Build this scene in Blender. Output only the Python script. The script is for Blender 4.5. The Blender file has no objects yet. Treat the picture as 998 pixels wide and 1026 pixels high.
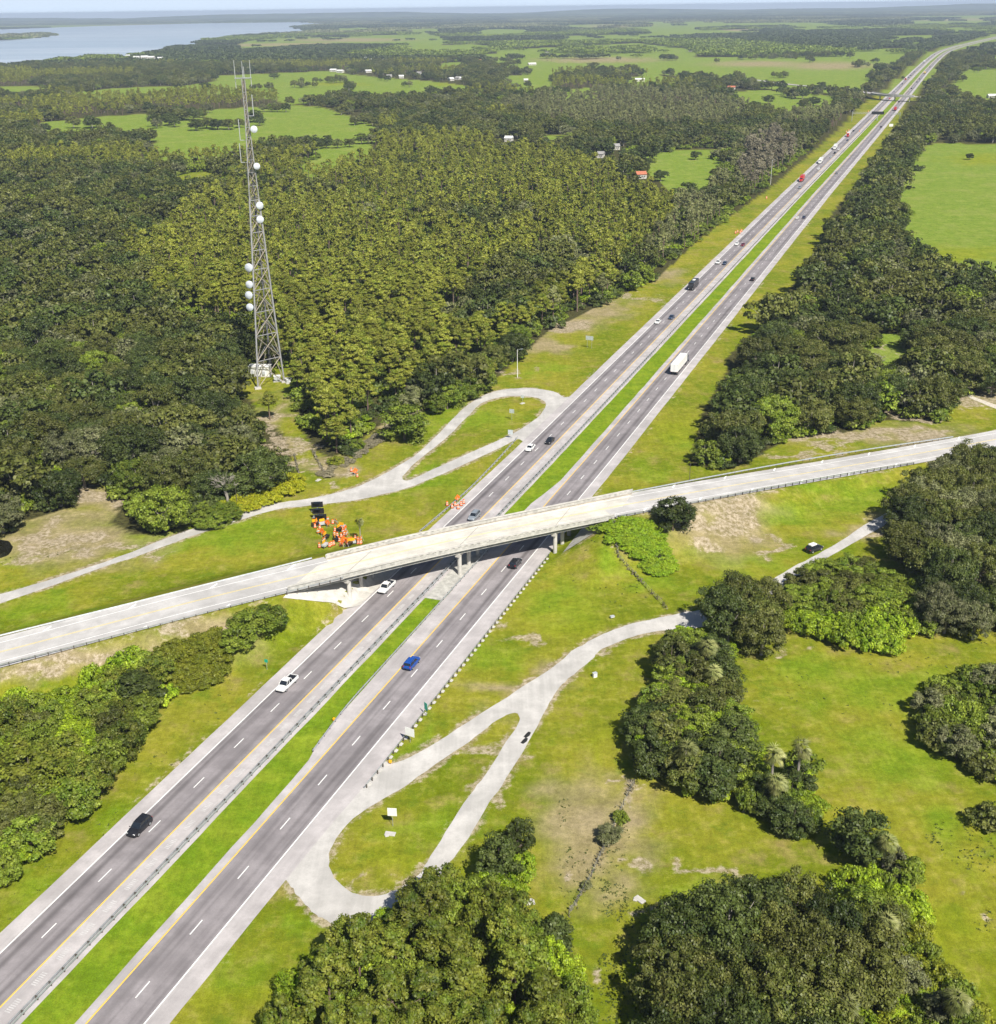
import bpy, bmesh, math, random
import numpy as np
from mathutils import Vector, Matrix
from mathutils.geometry import tessellate_polygon
import time; T0 = time.time()
def tick(w): print('TICK', w, round(time.time()-T0, 1), flush=True)
rnd = random.Random(7); nr = np.random.RandomState(7)
SC = bpy.context.scene; COL = SC.collection
# ------------------------------------------------------------ camera solve (survey of the place)
CH, PITCH, ROLL, FPX = 119.371, .4096, -.0135, 1165.1
c_, s_ = math.cos(PITCH), math.sin(PITCH)
FW = np.array([0, c_, -s_]); R0 = np.array([1., 0, 0]); U0 = np.array([0, s_, c_])
RT = math.cos(ROLL)*R0+math.sin(ROLL)*U0; UP = -math.sin(ROLL)*R0+math.cos(ROLL)*U0
def G(x, y, z=0.0):
    d = FW*FPX+RT*(x-499)+UP*(513-y); t = (z-CH)/d[2]
    return (d[0]*t, d[1]*t, z)
def proj(P):
    d = np.asarray(P, float)-np.array([0, 0, CH]); z = d@FW
    z = np.where(z < 1, 1, z)
    return 499+FPX*(d@RT)/z, 513-FPX*(d@UP)/z
def vnoise(x, y, sc, seed):
    r = np.random.RandomState(seed); g = r.rand(64, 64); u = x/sc; v = y/sc; i = np.floor(u).astype(int); j = np.floor(v).astype(int); fu = u-i; fv = v-j; fu = fu*fu*(3-2*fu); fv = fv*fv*(3-2*fv)
    f = lambda a, b: g[a % 64, b % 64]
    return (f(i, j)*(1-fu)+f(i+1, j)*fu)*(1-fv)+(f(i, j+1)*(1-fu)+f(i+1, j+1)*fu)*fv
def inpoly(px, py, poly):
    px = np.asarray(px, float); py = np.asarray(py, float)
    r = np.zeros(px.shape, bool); n = len(poly)
    for i in range(n):
        x1, y1 = poly[i]; x2, y2 = poly[(i+1) % n]
        if y1 == y2: continue
        c = ((y1 > py) != (y2 > py)) & (px < (x2-x1)*(py-y1)/(y2-y1)+x1)
        r ^= c
    return r
# ------------------------------------------------------------ materials
MATS = {}
def nm(name):
    m = bpy.data.materials.new(name); m.use_nodes = True
    nt = m.node_tree; nt.nodes.clear(); MATS[name] = m
    return m, nt
def N(nt, t, **k):
    n = nt.nodes.new(t)
    for a, b in k.items():
        if a in n.inputs.keys() if isinstance(a, str) and a[0].isupper() else False: n.inputs[a].default_value = b
        else: setattr(n, a, b)
    return n
def out(nt, sh):
    o = N(nt, 'ShaderNodeOutputMaterial'); nt.links.new(sh, o.inputs['Surface'])
def noise(nt, scale, detail=4, rough=.6, vec=None):
    n = nt.nodes.new('ShaderNodeTexNoise'); n.inputs['Scale'].default_value = scale
    n.inputs['Detail'].default_value = detail; n.inputs['Roughness'].default_value = rough
    if vec: nt.links.new(vec, n.inputs['Vector'])
    return n.outputs['Fac']
def ramp(nt, fac, lo, hi):
    r = nt.nodes.new('ShaderNodeMapRange'); r.inputs['From Min'].default_value = lo; r.inputs['From Max'].default_value = hi
    r.interpolation_type = 'SMOOTHSTEP'; nt.links.new(fac, r.inputs['Value']); return r.outputs['Result']
def mixc(nt, fac, a, b, blend='MIX'):
    m = nt.nodes.new('ShaderNodeMix'); m.data_type = 'RGBA'; m.blend_type = blend
    for sock, v in ((m.inputs[0], fac), (m.inputs[6], a), (m.inputs[7], b)):
        if isinstance(v, (int, float)): sock.default_value = v
        elif isinstance(v, tuple): sock.default_value = (*v, 1)
        else: nt.links.new(v, sock)
    return m.outputs[2]
def math_(nt, op, a, b=0.0):
    m = nt.nodes.new('ShaderNodeMath'); m.operation = op
    for sock, v in ((m.inputs[0], a), (m.inputs[1], b)):
        if isinstance(v, (int, float)): sock.default_value = v
        else: nt.links.new(v, sock)
    return m.outputs[0]
def coords(nt): return nt.nodes.new('ShaderNodeTexCoord')
def pbsdf(nt, col, rough=.9, metal=0, spec=.3, normal=None):
    b = nt.nodes.new('ShaderNodeBsdfPrincipled')
    if isinstance(col, tuple): b.inputs['Base Color'].default_value = (*col, 1)
    else: nt.links.new(col, b.inputs['Base Color'])
    b.inputs['Roughness'].default_value = rough; b.inputs['Metallic'].default_value = metal
    b.inputs['Specular IOR Level'].default_value = spec
    if normal: nt.links.new(normal, b.inputs['Normal'])
    return b.outputs[0]
def bump(nt, h, strength, dist):
    b = nt.nodes.new('ShaderNodeBump'); b.inputs['Strength'].default_value = strength; b.inputs['Distance'].default_value = dist
    nt.links.new(h, b.inputs['Height']); return b.outputs[0]
def plain(name, col, rough=.7, metal=0, spec=.3, var=.15, scale=1.5):
    if name in MATS: return MATS[name]
    m, nt = nm(name); tc = coords(nt)
    f = noise(nt, scale, 5, .65, tc.outputs['Object'])
    c = mixc(nt, ramp(nt, f, .3, .7), tuple(x*(1-var) for x in col), tuple(min(1, x*(1+var)) for x in col))
    out(nt, pbsdf(nt, c, rough, metal, spec)); return m
def leafmat(name, a, b, third=None):
    m, nt = nm(name); oi = nt.nodes.new('ShaderNodeObjectInfo'); tc = coords(nt)
    geo = nt.nodes.new('ShaderNodeNewGeometry')
    c = mixc(nt, oi.outputs['Random'], a, b)
    f = noise(nt, .45, 3, .6, tc.outputs['Object'])
    c = mixc(nt, ramp(nt, f, .35, .7), c, third or tuple(x*1.5 for x in b))
    isl = geo.outputs['Random Per Island']
    v = math_(nt, 'ADD', math_(nt, 'MULTIPLY', isl, .8), .60)
    v = math_(nt, 'MULTIPLY', v, math_(nt, 'ADD', math_(nt, 'MULTIPLY', noise(nt, .8, 3, .6, tc.outputs['Object']), 1.3), .38))
    v = math_(nt, 'MULTIPLY', v, math_(nt, 'ADD', math_(nt, 'MULTIPLY', math_(nt, 'FRACT', math_(nt, 'MULTIPLY', oi.outputs['Random'], 7.31)), .6), .75))
    hsv = nt.nodes.new('ShaderNodeHueSaturation'); nt.links.new(c, hsv.inputs['Color']); nt.links.new(v, hsv.inputs['Value'])
    d = nt.nodes.new('ShaderNodeBsdfDiffuse'); nt.links.new(hsv.outputs[0], d.inputs['Color'])
    t = nt.nodes.new('ShaderNodeBsdfTranslucent'); nt.links.new(hsv.outputs[0], t.inputs['Color'])
    g = nt.nodes.new('ShaderNodeBsdfGlossy'); g.inputs['Roughness'].default_value = .5; g.inputs['Color'].default_value = (1, 1, 1, 1)
    mx = nt.nodes.new('ShaderNodeMixShader'); mx.inputs[0].default_value = .20
    nt.links.new(d.outputs[0], mx.inputs[1]); nt.links.new(t.outputs[0], mx.inputs[2])
    m2 = nt.nodes.new('ShaderNodeMixShader'); m2.inputs[0].default_value = .018
    nt.links.new(mx.outputs[0], m2.inputs[1]); nt.links.new(g.outputs[0], m2.inputs[2])
    out(nt, m2.outputs[0]); return m
LEAF = dict(
 vine=leafmat('leaf_vine', (.105, .195, .007), (.15, .24, .010), (.20, .27, .015)),
 oak=leafmat('leaf_oak', (.058, .080, .011), (.100, .114, .020), (.145, .15, .038)),
 dark=leafmat('leaf_dark', (.034, .058, .011), (.060, .084, .016), (.09, .11, .026)),
 mossy=leafmat('leaf_mossy', (.110, .128, .042), (.14, .155, .055), (.20, .20, .10)),
 bright=leafmat('leaf_bright', (.155, .260, .010), (.22, .31, .014), (.28, .35, .02)),
 mid=leafmat('leaf_mid', (.095, .155, .012), (.150, .200, .018), (.20, .24, .03)),
 pine=leafmat('leaf_pine', (.135, .180, .015), (.205, .230, .024), (.26, .26, .038)),
 piny=leafmat('leaf_pine_near', (.066, .105, .010), (.118, .152, .014), (.18, .19, .025)),
 yellow=leafmat('leaf_yellow', (.36, .40, .010), (.44, .45, .015), (.48, .46, .02)),
 cypress=leafmat('leaf_cypress', (.135, .165, .050), (.185, .200, .070), (.22, .22, .09)),
 brown=leafmat('leaf_brown', (.165, .150, .090), (.20, .18, .11), (.23, .205, .14)),
 olive=leafmat('leaf_olive', (.13, .165, .012), (.18, .200, .014), (.22, .23, .02)),
 palm=leafmat('leaf_palm', (.15, .175, .045), (.21, .23, .075), (.27, .27, .10)),
)
BARK = plain('bark', (.16, .13, .105), .95)
BARKG = plain('bark_grey', (.30, .27, .235), .95)
BARKP = plain('bark_pine', (.17, .12, .095), .95)
CONC = plain('concrete', (.50, .48, .445), .9, var=.14, scale=.6)
CONCD = plain('concrete_weathered', (.42, .41, .38), .9, var=.25, scale=.8)
STEEL = plain('galvanised_steel', (.50, .53, .55), .45, .6, .5, .15)
WOODP = plain('treated_wood_post', (.10, .085, .07), .95)
WHITE = plain('white_paint', (.75, .75, .73), .6, var=.06)
RUBBER = plain('tyre_rubber', (.02, .02, .02), .85)
GLASS = plain('dark_glass', (.015, .02, .028), .08, 0, .6, .05)
BLACK = plain('black_paint', (.018, .018, .022), .25, 0, .5, .05)
ORANGE = plain('safety_orange', (.80, .17, .02), .6, var=.08)
AMBER = plain('amber_reflector', (.85, .42, .01), .5, var=.05)
RED = plain('red_lamp', (.45, .02, .02), .4)
LAMPW = plain('clear_lamp', (.75, .75, .75), .2)
ROOFG = plain('roof_grey', (.30, .29, .28), .8); ROOFW = plain('roof_white', (.72, .72, .70), .6)
ROOFR = plain('roof_rust', (.45, .16, .09), .8)
GREENS = plain('green_sign', (.01, .32, .22), .4, var=.03)

def pavement(name, col, col2, crack=.25, wear=None):
    m, nt = nm(name); uv = nt.nodes.new('ShaderNodeUVMap'); tc = coords(nt)
    mp = nt.nodes.new('ShaderNodeMapping'); nt.links.new(uv.outputs[0], mp.inputs[0]); mp.inputs['Scale'].default_value = (1.1, .035, 1)
    f1 = noise(nt, 1.0, 4, .6, mp.outputs[0])
    f2 = noise(nt, .18, 5, .7, tc.outputs['Object'])
    f3 = noise(nt, 3.0, 6, .75, tc.outputs['Object'])
    c = mixc(nt, ramp(nt, f1, .3, .72), col, col2)
    c = mixc(nt, ramp(nt, f2, .35, .75), c, tuple(x*1.25 for x in col2))
    fp = noise(nt, .06, 3, .6, tc.outputs['Object']); c = mixc(nt, math_(nt, 'MULTIPLY', ramp(nt, fp, .5, .6), .35), c, tuple(x*.75 for x in col))
    c = mixc(nt, math_(nt, 'MULTIPLY', ramp(nt, f3, .45, .75), crack), c, tuple(x*.72 for x in col))
    if wear:
        sx = nt.nodes.new('ShaderNodeSeparateXYZ'); nt.links.new(uv.outputs[0], sx.inputs[0])
        u = math_(nt, 'ABSOLUTE', sx.outputs[0])
        tot = None
        for cen, wd, s in wear:
            d = math_(nt, 'ABSOLUTE', math_(nt, 'SUBTRACT', u, cen))
            k = nt.nodes.new('ShaderNodeMapRange'); k.interpolation_type = 'SMOOTHSTEP'
            k.inputs['From Min'].default_value = 0; k.inputs['From Max'].default_value = wd
            k.inputs['To Min'].default_value = s; k.inputs['To Max'].default_value = 0
            nt.links.new(d, k.inputs['Value'])
            tot = k.outputs[0] if tot is None else math_(nt, 'MAXIMUM', tot, k.outputs[0])
        mpl = nt.nodes.new('ShaderNodeMapping'); nt.links.new(uv.outputs[0], mpl.inputs[0]); mpl.inputs['Scale'].default_value = (.4, .012, 1)
        lf = ramp(nt, noise(nt, 1.0, 3, .6, mpl.outputs[0]), .3, .6)
        c = mixc(nt, math_(nt, 'MULTIPLY', tot, lf), c, (.045, .04, .042))
    out(nt, pbsdf(nt, c, .85, 0, .35, bump(nt, f3, .15, .02))); return m
ASPH = pavement('lane_asphalt', (.205, .186, .194), (.262, .240, .248), wear=[(7.7, .9, .45), (11.5, 1.0, .6), (9.0, .4, .2), (12.6, .5, .3)])
SHLD = pavement('shoulder_asphalt', (.36, .335, .335), (.44, .41, .41))
OLDP = pavement('old_pavement', (.40, .385, .365), (.48, .46, .44))
CROSSM = pavement('overpass_asphalt', (.40, .385, .375), (.47, .455, .445))
DECKM = pavement('bridge_deck_concrete', (.50, .475, .425), (.60, .57, .505), .3)
PAINTW = plain('road_paint_white', (.82, .82, .80), .6, var=.06)
PAINTY = plain('road_paint_yellow', (.80, .53, .09), .6, var=.06)
PAINTYP = plain('road_paint_pale_yellow', (.78, .62, .20), .6, var=.06)
SAND = plain('pale_sand', (.55, .50, .42), .95, var=.2)

def ground_mat():
    m, nt = nm('grassland'); tc = coords(nt); O = tc.outputs['Object']
    a1 = nt.nodes.new('ShaderNodeAttribute'); a1.attribute_name = 'cov'
    a2 = nt.nodes.new('ShaderNodeAttribute'); a2.attribute_name = 'cov2'
    s1 = nt.nodes.new('ShaderNodeSeparateColor'); nt.links.new(a1.outputs['Color'], s1.inputs[0])
    s2 = nt.nodes.new('ShaderNodeSeparateColor'); nt.links.new(a2.outputs['Color'], s2.inputs[0])
    big = noise(nt, .035, 5, .6, O); mid = noise(nt, .13, 6, .68, O); sm = noise(nt, .9, 6, .75, O); fine = noise(nt, 5.0, 4, .8, O); mid2 = noise(nt, .33, 5, .7, O)
    c = mixc(nt, ramp(nt, big, .36, .64), (.160, .205, .010), (.270, .265, .026))
    c = mixc(nt, math_(nt, 'MULTIPLY', ramp(nt, mid, .50, .72), .75), c, (.31, .24, .090))
    c = mixc(nt, math_(nt, 'MULTIPLY', ramp(nt, mid, .48, .30), .7), c, (.120, .195, .012))
    c = mixc(nt, math_(nt, 'MULTIPLY', ramp(nt, mid2, .50, .68), .34), c, (.35, .29, .09))
    lush = mixc(nt, ramp(nt, mid, .4, .65), (.150, .245, .012), (.225, .300, .020))
    c = mixc(nt, s1.outputs[1], c, lush)
    past = mixc(nt, ramp(nt, mid, .4, .7), (.170, .255, .032), (.245, .312, .058))
    past = mixc(nt, math_(nt, 'MULTIPLY', ramp(nt, big, .5, .7), .6), past, (.27, .30, .08))
    c = mixc(nt, s1.outputs[2], c, past)
    c = mixc(nt, s2.outputs[1], c, mixc(nt, ramp(nt, mid, .35, .65), (.20, .24, .012), (.27, .29, .02)))
    c = mixc(nt, s2.outputs[2], c, mixc(nt, ramp(nt, mid, .35, .65), (.27, .225, .105), (.38, .31, .18)))
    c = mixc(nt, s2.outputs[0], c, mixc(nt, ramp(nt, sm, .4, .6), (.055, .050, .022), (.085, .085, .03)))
    # bare soil: attribute broken up by noise
    thr = math_(nt, 'SUBTRACT', math_(nt, 'ADD', s1.outputs[0], math_(nt, 'ADD', math_(nt, 'MULTIPLY', sm, 1.2), math_(nt, 'MULTIPLY', mid2, 1.5))), 2.02)
    dryf = math_(nt, 'MULTIPLY', ramp(nt, thr, -.12, .32), .85)
    soil = mixc(nt, ramp(nt, sm, .35, .65), (.26, .21, .11), (.46, .385, .30))
    c = mixc(nt, dryf, c, soil)
    # small wear anywhere
    c = mixc(nt, math_(nt, 'MULTIPLY', ramp(nt, sm, .60, .75), .5), c, (.26, .21, .10))
    v = math_(nt, 'ADD', math_(nt, 'MULTIPLY', fine, 1.5), .22)
    v = math_(nt, 'MULTIPLY', v, math_(nt, 'ADD', math_(nt, 'MULTIPLY', sm, 1.3), .32))
    v = math_(nt, 'MULTIPLY', v, math_(nt, 'ADD', math_(nt, 'MULTIPLY', mid2, .9), .55))
    mpg = nt.nodes.new('ShaderNodeMapping'); nt.links.new(O, mpg.inputs[0]); mpg.inputs['Rotation'].default_value = (0, 0, .3761); mpg.inputs['Scale'].default_value = (1.3, .05, 1)
    st = noise(nt, 1, 3, .6, mpg.outputs[0]); v = math_(nt, 'MULTIPLY', v, math_(nt, 'ADD', math_(nt, 'MULTIPLY', st, .35), .78))
    h = nt.nodes.new('ShaderNodeHueSaturation'); nt.links.new(c, h.inputs['Color']); nt.links.new(v, h.inputs['Value'])
    hh = math_(nt, 'ADD', math_(nt, 'MULTIPLY', sm, .6), math_(nt, 'MULTIPLY', fine, .3))
    out(nt, pbsdf(nt, h.outputs[0], 1, 0, .0, bump(nt, hh, .5, .35))); return m
GROUND = ground_mat()
# ------------------------------------------------------------ mesh helpers
def mesh_np(name, V, F, mats, uv=None, matidx=None, smooth=False):
    me = bpy.data.meshes.new(name); V = np.asarray(V, np.float32); F = np.asarray(F, np.int32)
    k = F.shape[1]; n = len(F)
    me.vertices.add(len(V)); me.vertices.foreach_set('co', V.ravel())
    me.loops.add(n*k); me.loops.foreach_set('vertex_index', F.ravel())
    me.polygons.add(n); me.polygons.foreach_set('loop_start', np.arange(n, dtype=np.int32)*k)
    if matidx is not None: me.polygons.foreach_set('material_index', np.asarray(matidx, np.int32))
    if smooth: me.polygons.foreach_set('use_smooth', np.ones(n, bool))
    for m in mats: me.materials.append(m)
    if uv is not None:
        l = me.uv_layers.new(name='UVMap'); l.data.foreach_set('uv', np.asarray(uv, np.float32)[F.ravel()].ravel())
    me.update(calc_edges=True); return me
def link(name, me, parent=None, loc=None, rotz=0):
    o = bpy.data.objects.new(name, me); COL.objects.link(o)
    if parent: o.parent = parent
    if loc is not None: o.location = loc
    if rotz: o.rotation_euler = (0, 0, rotz)
    return o
def thing(name, label, cat, loc=(0, 0, 0), rotz=0, group=None):
    o = bpy.data.objects.new(name, None); COL.objects.link(o); o.location = loc; o.rotation_euler = (0, 0, rotz)
    o.empty_display_size = .5
    return tag(o, label, cat, group)
def tag(o, label, cat, group=None, kind=None):
    o['label'] = label; o['category'] = cat
    if group: o['group'] = group
    if kind: o['kind'] = kind
    return o
def struct(o, kind='structure'): o['kind'] = kind; return o
class MB:
    def __init__(s): s.bm = bmesh.new()
    def box(s, c, d, rz=0, bev=0, M=None):
        r = bmesh.ops.create_cube(s.bm, size=1)['verts']
        mt = Matrix.Translation(c) @ Matrix.Rotation(rz, 4, 'Z') @ Matrix.Diagonal((*d, 1))
        if M: mt = M @ mt
        bmesh.ops.transform(s.bm, matrix=mt, verts=r)
        if bev:
            es = list({e for v in r for e in v.link_edges})
            bmesh.ops.bevel(s.bm, geom=es, offset=bev, segments=2, affect='EDGES', profile=.6)
        return s
    def cyl(s, p0, p1, r0, r1=None, n=8, caps=True):
        p0 = Vector(p0); p1 = Vector(p1); d = p1-p0; L = d.length
        if L < 1e-6: return s
        q = d.to_track_quat('Z', 'Y').to_matrix().to_4x4()
        r = bmesh.ops.create_cone(s.bm, cap_ends=caps, segments=n, radius1=r0, radius2=r0 if r1 is None else r1, depth=L)['verts']
        bmesh.ops.transform(s.bm, matrix=Matrix.Translation((p0+p1)/2) @ q, verts=r); return s
    def lathe(s, prof, n=12, M=None):
        rings = []
        for r, z in prof:
            rings.append([s.bm.verts.new((r*math.cos(2*math.pi*i/n), r*math.sin(2*math.pi*i/n), z)) for i in range(n)])
        for a, b in zip(rings, rings[1:]):
            for i in range(n): s.bm.faces.new((a[i], a[(i+1) % n], b[(i+1) % n], b[i]))
        if prof[-1][0] > .001: s.bm.faces.new(rings[-1])
        if prof[0][0] > .001: s.bm.faces.new(rings[0][::-1])
        if M: bmesh.ops.transform(s.bm, matrix=M, verts=[v for r in rings for v in r])
        return s
    def loft(s, secs):
        rings = [[s.bm.verts.new(p) for p in sec] for sec in secs]; n = len(secs[0])
        for a, b in zip(rings, rings[1:]):
            for i in range(n): s.bm.faces.new((a[i], a[(i+1) % n], b[(i+1) % n], b[i]))
        s.bm.faces.new(rings[0][::-1]); s.bm.faces.new(rings[-1]); return s
    def quad(s, *p): s.bm.faces.new([s.bm.verts.new(q) for q in p]); return s
    def mesh(s, name, mat, smooth=False):
        bmesh.ops.recalc_face_normals(s.bm, faces=s.bm.faces)
        me = bpy.data.meshes.new(name); s.bm.to_mesh(me); s.bm.free(); me.materials.append(mat)
        if smooth:
            for p in me.polygons: p.use_smooth = True
        return me
    def build(s, name, mat, parent=None, loc=None, rotz=0, smooth=False): return link(name, s.mesh(name, mat, smooth), parent, loc, rotz)
def copy_tree(o, parent=None):
    c = o.copy(); COL.objects.link(c); c.parent = parent
    for ch in o.children: copy_tree(ch, c)
    return c
# ------------------------------------------------------------ highway frame
AL = .3761
DV = np.array([math.sin(AL), math.cos(AL)]); NV = np.array([math.cos(AL), -math.sin(AL)])
CS = [(-400, -97.2), (300, -97.3), (600, -99), (830, -100.3), (1250, -100.8), (1550, -101.6), (1950, -103.5), (2350, -105.5), (2800, -106), (3217, -103), (3450, -97), (3820, -70), (4300, -18), (5060, 70), (7000, 330), (9000, 620), (12000, 1100)]
CSs = np.array([a for a, b in CS], float); CSu = np.array([b for a, b in CS], float)
def hwc(s): return np.interp(s, CSs, CSu)
def HW(u, s, z=0):   # point: u across from centre of the highway, s along it
    p = NV*(hwc(s)+u)+DV*s; return (float(p[0]), float(p[1]), z)
def hw_of(x, y):
    s = x*DV[0]+y*DV[1]; return x*NV[0]+y*NV[1]-hwc(s), s
# crossing road centreline from survey pixels with heights
CPX = [(0, 654, 4.6), (119, 621.8, 6.0), (238.5, 591, 6.8), (280, 581.8, 7.0), (334.6, 569.5, 7.1), (400, 552.6, 7.1), (510, 529.5, 7.1), (624.8, 505.8, 7.0), (689.7, 494, 5.6), (733, 486.5, 4.6), (833.7, 469.8, 2.3), (869.6, 463.5, 1.7), (998, 440.5, .6)]
cp = [G(*p) for p in CPX]
d0 = np.array(cp[0])-np.array(cp[2]); d0 /= np.linalg.norm(d0[:2]); d1 = np.array(cp[-1])-np.array(cp[-3]); d1 /= np.linalg.norm(d1[:2])
e0 = np.array(cp[0])+d0*120; e0[2] = 1.5; e1 = np.array(cp[-1])+d1*150; e1[2] = .3
CP = np.array([e0]+[list(p) for p in cp]+[e1])
def smooth_poly(P, step=3.0, it=30):
    P = np.asarray(P, float); L = np.r_[0, np.cumsum(np.linalg.norm(np.diff(P[:, :2], axis=0), axis=1))]
    t = np.arange(0, L[-1], step); Q = np.stack([np.interp(t, L, P[:, k]) for k in range(P.shape[1])], 1)
    for _ in range(it): Q[1:-1] = .25*Q[:-2]+.5*Q[1:-1]+.25*Q[2:]
    return Q
CR = smooth_poly(CP)
UA, UB = -122.4+97.3, -66.8+97.3   # abutments in highway frame
def cross_near(x, y):
    x = np.asarray(x, float); y = np.asarray(y, float)
    best = np.full(x.shape, 1e9); z = np.zeros(x.shape)
    for a, b in zip(CR[:-1], CR[1:]):
        ab = b[:2]-a[:2]; t = np.clip(((x-a[0])*ab[0]+(y-a[1])*ab[1])/(ab@ab), 0, 1)
        dx = x-(a[0]+t*ab[0]); dy = y-(a[1]+t*ab[1]); d = np.hypot(dx, dy); m = d < best
        best = np.where(m, d, best); z = np.where(m, a[2]+t*(b[2]-a[2]), z)
    return best, z
def terr(x, y):
    x = np.atleast_1d(np.asarray(x, float)); y = np.atleast_1d(np.asarray(y, float)); h = np.zeros(x.shape)
    m = (x > -260) & (x < 320) & (y > 90) & (y < 470)
    if m.any():
        xm, ym = x[m], y[m]; d, zr = cross_near(xm, ym); u, s = hw_of(xm, ym)
        pen = np.maximum(0, np.minimum(u-UA, UB-u))/1.7
        lat = np.maximum(0, d-7.2)
        hh = zr-.22-lat/2.3-pen
        k = 1.0; hh = np.where(hh > k, hh, np.where(hh > -k, (hh+k)**2/(4*k), 0))
        hh = np.where((u > -16.4) & (u < 17.6), 0, hh)
        h[m] = hh
    return h
def T(x, y): return float(terr(x, y)[0]) if GRIDZ is None else gridz(x, y)
GRIDZ = None
def gridz(x, y):
    if not (-240 < x < 300 and 95 < y < 465): return 0.0
    i = min(max(int(np.searchsorted(xs, x))-1, 0), nx-2); j = min(max(int(np.searchsorted(ys, y))-1, 0), ny-2)
    a = (x-xs[i])/(xs[i+1]-xs[i]); b = (y-ys[j])/(ys[j+1]-ys[j]); return float((Z[j, i]*(1-a)+Z[j, i+1]*a)*(1-b)+(Z[j+1, i]*(1-a)+Z[j+1, i+1]*a)*b)
# ------------------------------------------------------------ survey polygons (photo survey -> ground)
LAKE = [(-200, 84), (-60, 74), (0, 68), (50, 62), (100, 57.5), (130, 58), (150, 54), (180, 48), (210, 41), (250, 36), (315, 32.5), (300, 27.5), (325, 24), (300, 21.5), (200, 23.5), (100, 26), (0, 29.5), (-60, 31), (-200, 36)]
SPIT = [(-200, 56), (-60, 44), (0, 41), (30, 39), (52, 35), (40, 34), (0, 36), (-60, 40), (-200, 50)]
FOR_L = [(-400, 560), (-40, 540), (0, 534), (17, 534), (20, 523), (50, 515), (78, 506), (84, 492), (92, 475), (102, 475), (106, 484), (126, 492), (112, 523), (133, 536), (163, 535), (191, 523), (232, 500), (270, 492), (294, 480), (293, 458), (283, 434), (256, 417), (254, 402), (243, 396), (242, 370), (292, 368), (294, 400), (302, 431), (314, 451), (330, 458), (350, 453), (368, 436), (400, 412), (428, 412), (450, 405), (475, 396), (502, 375), (531, 348), (552, 330), (614, 299.5), (660, 278), (700, 240), (729, 219), (770, 190), (799, 166), (831, 138), (849, 121), (861, 106), (876, 97), (890, 87.5), (900, 77), (927, 54), (945, 46.5), (968, 41), (998, 34), (1100, 20), (1100, -3), (-400, 15)]
FOR_R = [(690, 466), (704, 412), (730, 369), (728, 358), (762, 326), (798, 280), (822, 242), (836, 210), (860, 184), (880, 152), (892, 138), (909, 109), (915, 97), (925, 88), (938, 73.5), (943, 60), (957, 51), (1000, 42), (1100, 28), (1300, 8), (1300, 380), (1040, 385), (976, 395), (948, 408), (939, 424), (885, 421), (849, 433), (790, 439), (760, 457), (730, 470)]
OPEN = [
 [(36, 123), (100, 117), (180, 112), (240, 108), (290, 105), (322, 107), (352, 117), (380, 127), (378, 134), (345, 137), (312, 135), (300, 137), (275, 139), (262, 145), (238, 151), (185, 153), (150, 152), (152, 146), (162, 140), (150, 131), (120, 127), (80, 132), (45, 130)],
 [(215, 76), (280, 73), (330, 71), (350, 74), (385, 78), (430, 81), (470, 86), (468, 89), (430, 89), (400, 93), (345, 92), (310, 97), (290, 98), (270, 93), (240, 90), (195, 88), (150, 92), (75, 95), (70, 93), (120, 88), (180, 86), (213, 82)],
 [(240, 42), (280, 37), (430, 34), (452, 38), (440, 43), (380, 44), (320, 44), (270, 47), (240, 48)],
 [(303, 149), (330, 146), (372, 145), (373, 150), (355, 160), (330, 170), (300, 165)],
 [(160, 176), (200, 170), (235, 173), (215, 181), (180, 183)],
 [(190, 223), (206, 222), (204, 229), (192, 230)], [(152, 221), (163, 220), (161, 225), (153, 226)], [(108, 230), (119, 231), (117, 243), (109, 242)],
 [(5, 218), (14, 216), (15, 224), (6, 225)], [(22, 241), (36, 240), (35, 252), (24, 251)], [(-2, 236), (5, 236), (4, 247), (-2, 248)],
 [(498, 50), (560, 47), (640, 43), (700, 50), (690, 57), (740, 57), (760, 50), (800, 50), (870, 49), (900, 48), (928, 40), (905, 58), (880, 70), (865, 84), (850, 88), (800, 85), (770, 83), (730, 78), (690, 72), (650, 68), (600, 66), (545, 71), (505, 67), (498, 60)],
 [(720, 93), (760, 90), (800, 92), (838, 97), (830, 108), (790, 110), (745, 104)],
 [(632, 157), (655, 152), (700, 150), (727, 150), (715, 170), (693, 195), (680, 190), (668, 175), (655, 165)],
 [(540, 136), (570, 135), (567, 142), (545, 142)],
 [(915, 150), (940, 143), (998, 145), (1100, 145), (1100, 265), (998, 266), (975, 266), (945, 263), (920, 250), (900, 235), (905, 200), (900, 190)],
 [(953, 60), (998, 55), (1100, 56), (1100, 102), (950, 95), (952, 82), (966, 72), (960, 64)],
 [(872, 38), (940, 36), (945, 42), (884, 43)], [(560, 25), (620, 24), (640, 27), (570, 29)], [(705, 30), (770, 29), (760, 33), (715, 33)], [(900, 21), (998, 17), (998, 23), (920, 25)],
 [(470, 31), (498, 29), (540, 30), (520, 34), (480, 35)], [(555, 90), (590, 88), (600, 92), (570, 94)], [(600, 78), (660, 76), (690, 80), (640, 83)],
 [(395, 30), (440, 28), (455, 31), (410, 33)], [(640, 70), (665, 72), (660, 75), (640, 74)],
 [(850, 328), (905, 336), (930, 362), (890, 364)], [(480, 54), (498, 54), (498, 60), (482, 60)],
 [(990, 60), (1100, 60), (1100, 45), (1010, 50)],
]
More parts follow.
